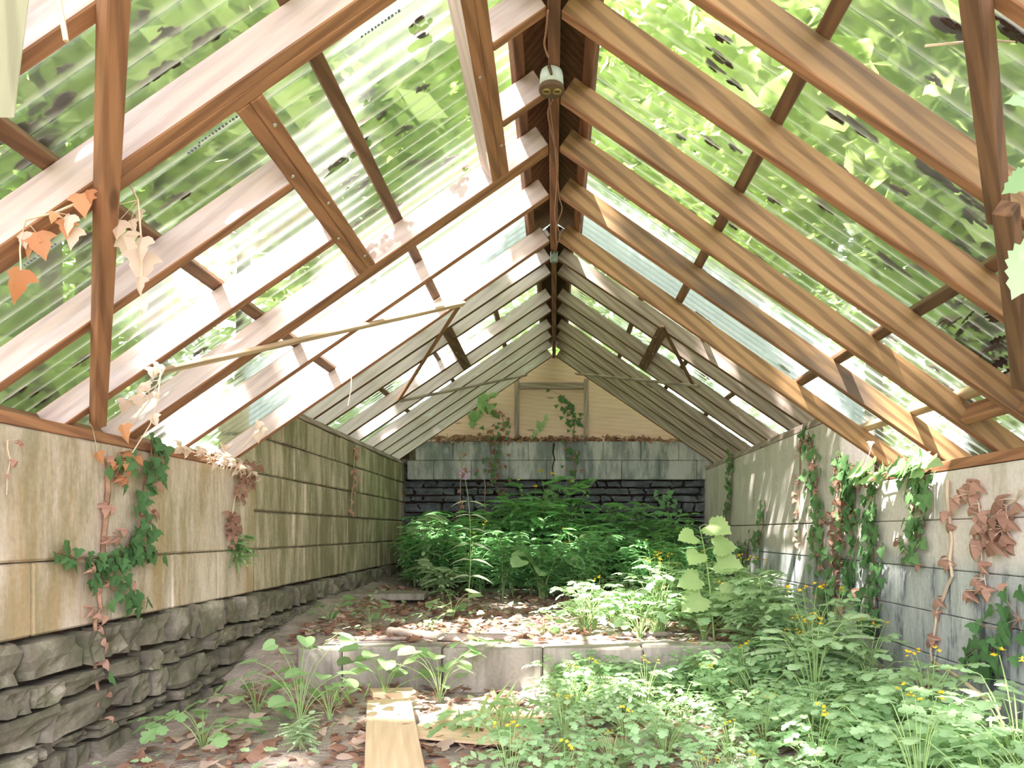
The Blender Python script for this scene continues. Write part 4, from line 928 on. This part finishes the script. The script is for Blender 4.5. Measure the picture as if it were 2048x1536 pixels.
for i, (px, py, L, lab) in enumerate(((430, 1395, .10, 'curled red-brown dead leaf at the dark foot of the stone footing'), (500, 1385, .11, 'broad dead oak leaf beside the heart-leaved clump'), (790, 1345, .09, 'curled dead leaf leaning on the kerb behind the plank'),
        (850, 1425, .12, 'large curled dead leaf heaped beside the plank'), (862, 1458, .12, 'dark crumpled dead leaf pressed to the edge of the plank'), (745, 1480, .10, 'curled dead leaf sticking up over the nearer edge of the plank'),
        (690, 1440, .09, 'pink-lit dead leaf lying on litter short of the plank'), (600, 1478, .10, 'pale flat dead leaf on dark soil'), (490, 1528, .13, 'big round dead leaf at the bottom edge of the picture'), (450, 1470, .09, 'tan dead leaf on dark soil near the lobed seedling'))):
    p = ground(px, py, .02); f = MB(); rg = random.Random(i); leaf(f, OAK if i % 2 else IVY, L, V((0, 0, 0)), rdir(rg, .05, .4), V((0, -.3, 1)), .6, -.35, 1.1, 0, 1.0)
    o = f.build('dead_leaf', M_dead if i % 3 else M_bleach); o.location = p + V((0, 0, .022)); tag(o, lab, 'dead leaf', 'large dead leaves on the floor')
mb = MB(); box(mb, -.016, .016, -.008, .008, 0, .010, .004); o = mb.build('wood_chip', M_vine); p = onZ(812, 1448, .05); o.location = (p.x, p.y, .0); o.location.z = hfloor(p.x, p.y) + .05; o.rotation_euler = (0, 0, .1)
tag(o, 'small brown wood chip lying on the tan plank', 'wood chip')
# stray low weeds as ground cover
rng = random.Random(77); f = MB(); k = 0
while k < 2200:
    x, y = rng.uniform(-1.48, 1.56), rng.uniform(1.7, 5.8)
    d = 1.0 if (x > .1 and y < 3.7) else (.9 if x > 1.0 else (.10 if x < -.2 else .08))
    if rng.random() > d or (3.70 < y < 3.9 and x < .95): continue
    k += 1; p = V((x, y, hfloor(x, y) + rng.uniform(.01, .07))); leaf(f, rng.choice((OVAL, LOBE, LANCE)), rng.uniform(.02, .05), p, rdir(rng, -.2, .8), V((0, 0, 1)) + rdir(rng, -1, 1) * .5, .2, .1)
tag(f.build('undergrowth', M_cel), 'low small-leaved weeds covering the ground between the larger plants', 'weeds', None, 'stuff')

# ------------------------------------------------------------------ trees and shrubs outside, seen blurred through the roof, plus some added to block sun
SUNNY = ((.05, 4.35, 1.15, .70), (.1, 6.9, .55, .28), (-.9, 7.2, .25, .4), (1.0, 6.3, .35, .3), (-.70, 3.15, .30, .35), (.60, 2.28, .25, .20), (1.25, 2.22, .25, .22), (-.2, 3.4, .40, .30), (.45, 2.95, .35, .28), (.85, 3.45, .25, .22), (-.35, 5.6, .25, .2), (2.0, 3.85, .28, .5), (-1.2, 3.9, .30, .30), (-.45, 6.6, .30, .22), (-.1, 3.2, .35, .25), (1.6, 5.2, .5, .12))  # ellipses where crown leaves are left out so sun patches fall there
def crown(c, rad, n, seed, cull=True):
    rng = random.Random(seed); f = MB(); vs, fs = f.v, f.f
    blobs = [(rdir(rng, -.9, 1.4), rng.uniform(.45, .8)) for _ in range(16)]
    for k in range(n):
        b, br = rng.choice(blobs); p = V((c[0] + b.x * rad[0] * .62, c[1] + b.y * rad[1] * .62, c[2] + b.z * rad[2] * .62))
        d = rdir(rng, -1.5, 1.5) * (rng.random() ** .5) * br; p = p + V((d.x * rad[0], d.y * rad[1], d.z * rad[2]))
        if p.z < .2 or (abs(p.x) < 2.2 and p.z < zroof(p.x, True) + .7 and -1 < p.y < 8.8): continue
        if cull:
            t = (p.z - .3) / SUN.z; gx, gy = p.x - SUN.x * t, p.y - SUN.y * t
            if any(((gx - a) / ra) ** 2 + ((gy - b2) / rb) ** 2 < rng.uniform(.75, 1.2) for a, b2, ra, rb in SUNNY): continue
        s = rng.uniform(.07, .14); u = rdir(rng, -.6, .6); q = u.cross(rdir(rng, .3, 1.5)).normalized(); bl = len(vs)
        vs.extend((p - u * s, p + q * s * .55 + u * s * .1 - V((0, 0, .02)), p + u * s * 1.2, p - q * s * .55 + u * s * .1 - V((0, 0, .02)), )); fs.append((bl, bl + 1, bl + 2, bl + 3)); f.m.append(0)
    return f
def tree(name, x, y, h, rad, n, seed, label, cxy=None):
    n = int(n * 1.5)
    r = empty(name, (x, y, 0)); c = (*(cxy or (x, y)), h - rad[2] * .75); f = crown(c, rad, n, seed); f.v = [V(v) - V((x, y, 0)) for v in f.v]
    f.build('crown', M_tree, r); rg = random.Random(seed)
    st = MB(); top = V((0, 0, h - rad[2] * .4)); tube(st, bez(V((0, 0, -.2)), V((rg.uniform(-.2, .2), rg.uniform(-.2, .2), h * .5)), top, 8), .05 + .012 * h, .03, 8)
    for k in range(5): d = rdir(rg, .2, .9); b = V((0, 0, h * (.45 + .08 * k))); tube(st, [b, b + V((d.x * rad[0], d.y * rad[1], d.z * rad[2])) * .6], .035, .012, 6)
    st.build('trunk', M_bark, r); return tag(r, label, name, 'trees and shrubs beyond the roof')
tree('tree', -5.2, 3.2, 6.2, (2.3, 2.4, 2.4), 5200, 1, 'leafy tree outside beyond the cream wall, nearest the entrance')
tree('tree', -4.6, 7.0, 6.6, (2.3, 2.4, 2.5), 5200, 2, 'leafy tree outside beyond the olive back blocks')
tree('tree', -2.4, 10.8, 7.4, (2.4, 2.0, 2.6), 5200, 3, 'tall leafy tree outside behind the gable, on the block-wall side')
tree('tree', 2.2, 11.0, 7.6, (2.5, 2.0, 2.7), 5200, 4, 'tall leafy tree outside behind the gable, on the plastered-wall side')
tree('tree', 4.8, 6.8, 6.6, (2.3, 2.4, 2.5), 5400, 5, 'leafy tree outside beyond the back of the plastered wall')
tree('tree', 5.2, 3.0, 6.2, (2.3, 2.4, 2.5), 5400, 6, 'leafy tree outside beyond the front of the pale ivy-hung wall')
tree('tree', -7.2, 10.0, 8.0, (2.8, 2.6, 3.2), 4200, 7, 'far tree outside rising above the tree beyond the olive blocks')
tree('tree', 7.4, 10.0, 8.0, (2.8, 2.6, 3.2), 4200, 8, 'far tree outside rising above the tree beyond the plastered wall')
tree('bush', -4.0, 1.6, 2.6, (1.2, 1.3, 1.3), 2200, 9, 'low bushy shrub outside beyond the cream wall, nearest the entrance')
tree('bush', -3.9, 4.6, 2.7, (1.2, 1.5, 1.4), 2200, 10, 'low bushy shrub outside beyond the step of the cream wall')
tree('bush', 3.9, 1.8, 2.7, (1.2, 1.4, 1.4), 2200, 11, 'low bushy shrub outside beyond the eave corner with black mulch')
tree('bush', 4.0, 4.8, 2.7, (1.2, 1.5, 1.4), 2200, 12, 'low bushy shrub outside beyond the last orange rafter')
tree('tree', -3.2, 6.0, 6.0, (2.3, 2.2, 1.7), 4200, 13, 'tree outside whose crown leans over the back roof from the block-wall side', (-2.0, 6.0))
tree('tree', 3.3, 5.6, 6.0, (2.3, 2.2, 1.7), 4400, 14, 'tree outside whose crown leans over the back roof from the plastered-wall side', (2.3, 5.8))
tree('tree', 0.3, 12.5, 9.5, (2.8, 2.2, 3.2), 5200, 15, 'tallest tree outside straight behind the plywood gable')
tree('tree', -3.3, 3.6, 5.4, (1.9, 1.8, 1.6), 3600, 16, 'young tree outside leaning over the whitewashed front slope', (-2.5, 3.6))
tree('tree', 3.3, 3.4, 5.4, (1.9, 1.8, 1.6), 3600, 17, 'young tree outside leaning over the golden front slope', (2.5, 3.4))
tree('tree', -3.6, 0.3, 7.6, (2.2, 2.3, 1.6), 8000, 18, 'tall added tree blocking sun over the entrance corner of the whitewashed slope', (-2.9, .6))  # added for its dense crown, which keeps sun off the front roof
tree('tree', -2.9, -2.6, 8.2, (2.3, 2.2, 1.6), 8000, 19, 'unseen tree added behind the entrance to block sun, on the block-wall side', (-1.4, -1.9))  # out of view, added to screen the roof from the sun
tree('tree', 3.2, -1.6, 8.2, (2.3, 2.3, 1.6), 8000, 20, 'unseen tree added behind the entrance to block sun, on the plastered-wall side', (1.0, -.6))  # also unseen, its crown added to cut sun on the front rafters
tree('tree', -4.4, 3.0, 8.4, (2.2, 2.3, 1.7), 4600, 21, 'tall tree outside high over the middle of the whitewashed slope', (-3.4, 3.4))
tree('tree', 0.2, 10.0, 8.8, (2.4, 1.8, 2.2), 4600, 22, 'tree outside close behind the gable peak')
tree('tree', 3.6, 8.4, 7.6, (2.2, 2.2, 2.4), 4600, 23, 'tree outside filling the gap behind the plastered back wall')
tree('tree', -3.6, 8.4, 7.6, (2.2, 2.2, 2.4), 4600, 24, 'tree outside filling the gap behind the olive back blocks')
tree('bush', -5.8, 9.6, 4.4, (1.9, 1.8, 2.3), 2600, 25, 'broad shrub outside behind the tree beyond the olive blocks')
tree('bush', -4.2, 12.6, 4.8, (2.0, 1.8, 2.5), 2600, 26, 'broad shrub outside far behind the gable on the block-wall side')
tree('bush', 5.6, 9.8, 4.6, (1.9, 1.8, 2.4), 2600, 27, 'broad shrub outside behind the tree beyond the plastered wall')
tree('bush', 4.3, 12.8, 4.8, (2.0, 1.8, 2.5), 2600, 28, 'broad shrub outside far behind the gable on the plastered-wall side')
tree('bush', -7.4, 5.6, 4.4, (1.8, 2.0, 2.3), 2600, 29, 'broad shrub outside far beyond the step of the cream wall')
tree('bush', 7.5, 5.4, 4.6, (1.8, 2.0, 2.4), 2600, 30, 'broad shrub outside far beyond the last orange rafter')
tree('bush', 0.2, 14.5, 5.6, (2.4, 1.6, 2.8), 2600, 31, 'broad shrub outside straight behind the gable')
tree('bush', -7.6, 1.8, 4.4, (1.8, 1.9, 2.3), 2400, 32, 'broad shrub outside far beyond the cream wall near the entrance')
tree('bush', 7.6, 1.8, 4.6, (1.8, 1.9, 2.4), 2400, 33, 'broad shrub outside far beyond the pale wall near the entrance')
tree('tree', -3.4, 4.9, 7.8, (1.9, 1.7, 1.4), 5200, 34, 'slim tree outside, its high crown added to shade the back roof', (-1.9, 4.4))  # crown put here to keep sun off the back wall and gable
tree('tree', 3.1, 4.4, 8.2, (1.7, 1.7, 1.4), 4200, 35, 'slim tree outside with a high crown above the golden slope', (.6, 4.2))

# extra low growth hiding the overgrown end of the kerb
for k in range(22):
    x, y = R.uniform(.0, 1.0), R.uniform(3.45, 3.66)
    put(R.choice(cels), x, y, rz(), R.uniform(.5, .7), 'lobed green plant without flowers in the thick growth before the kerb', 'plant', 'leafy celandine before the kerb')
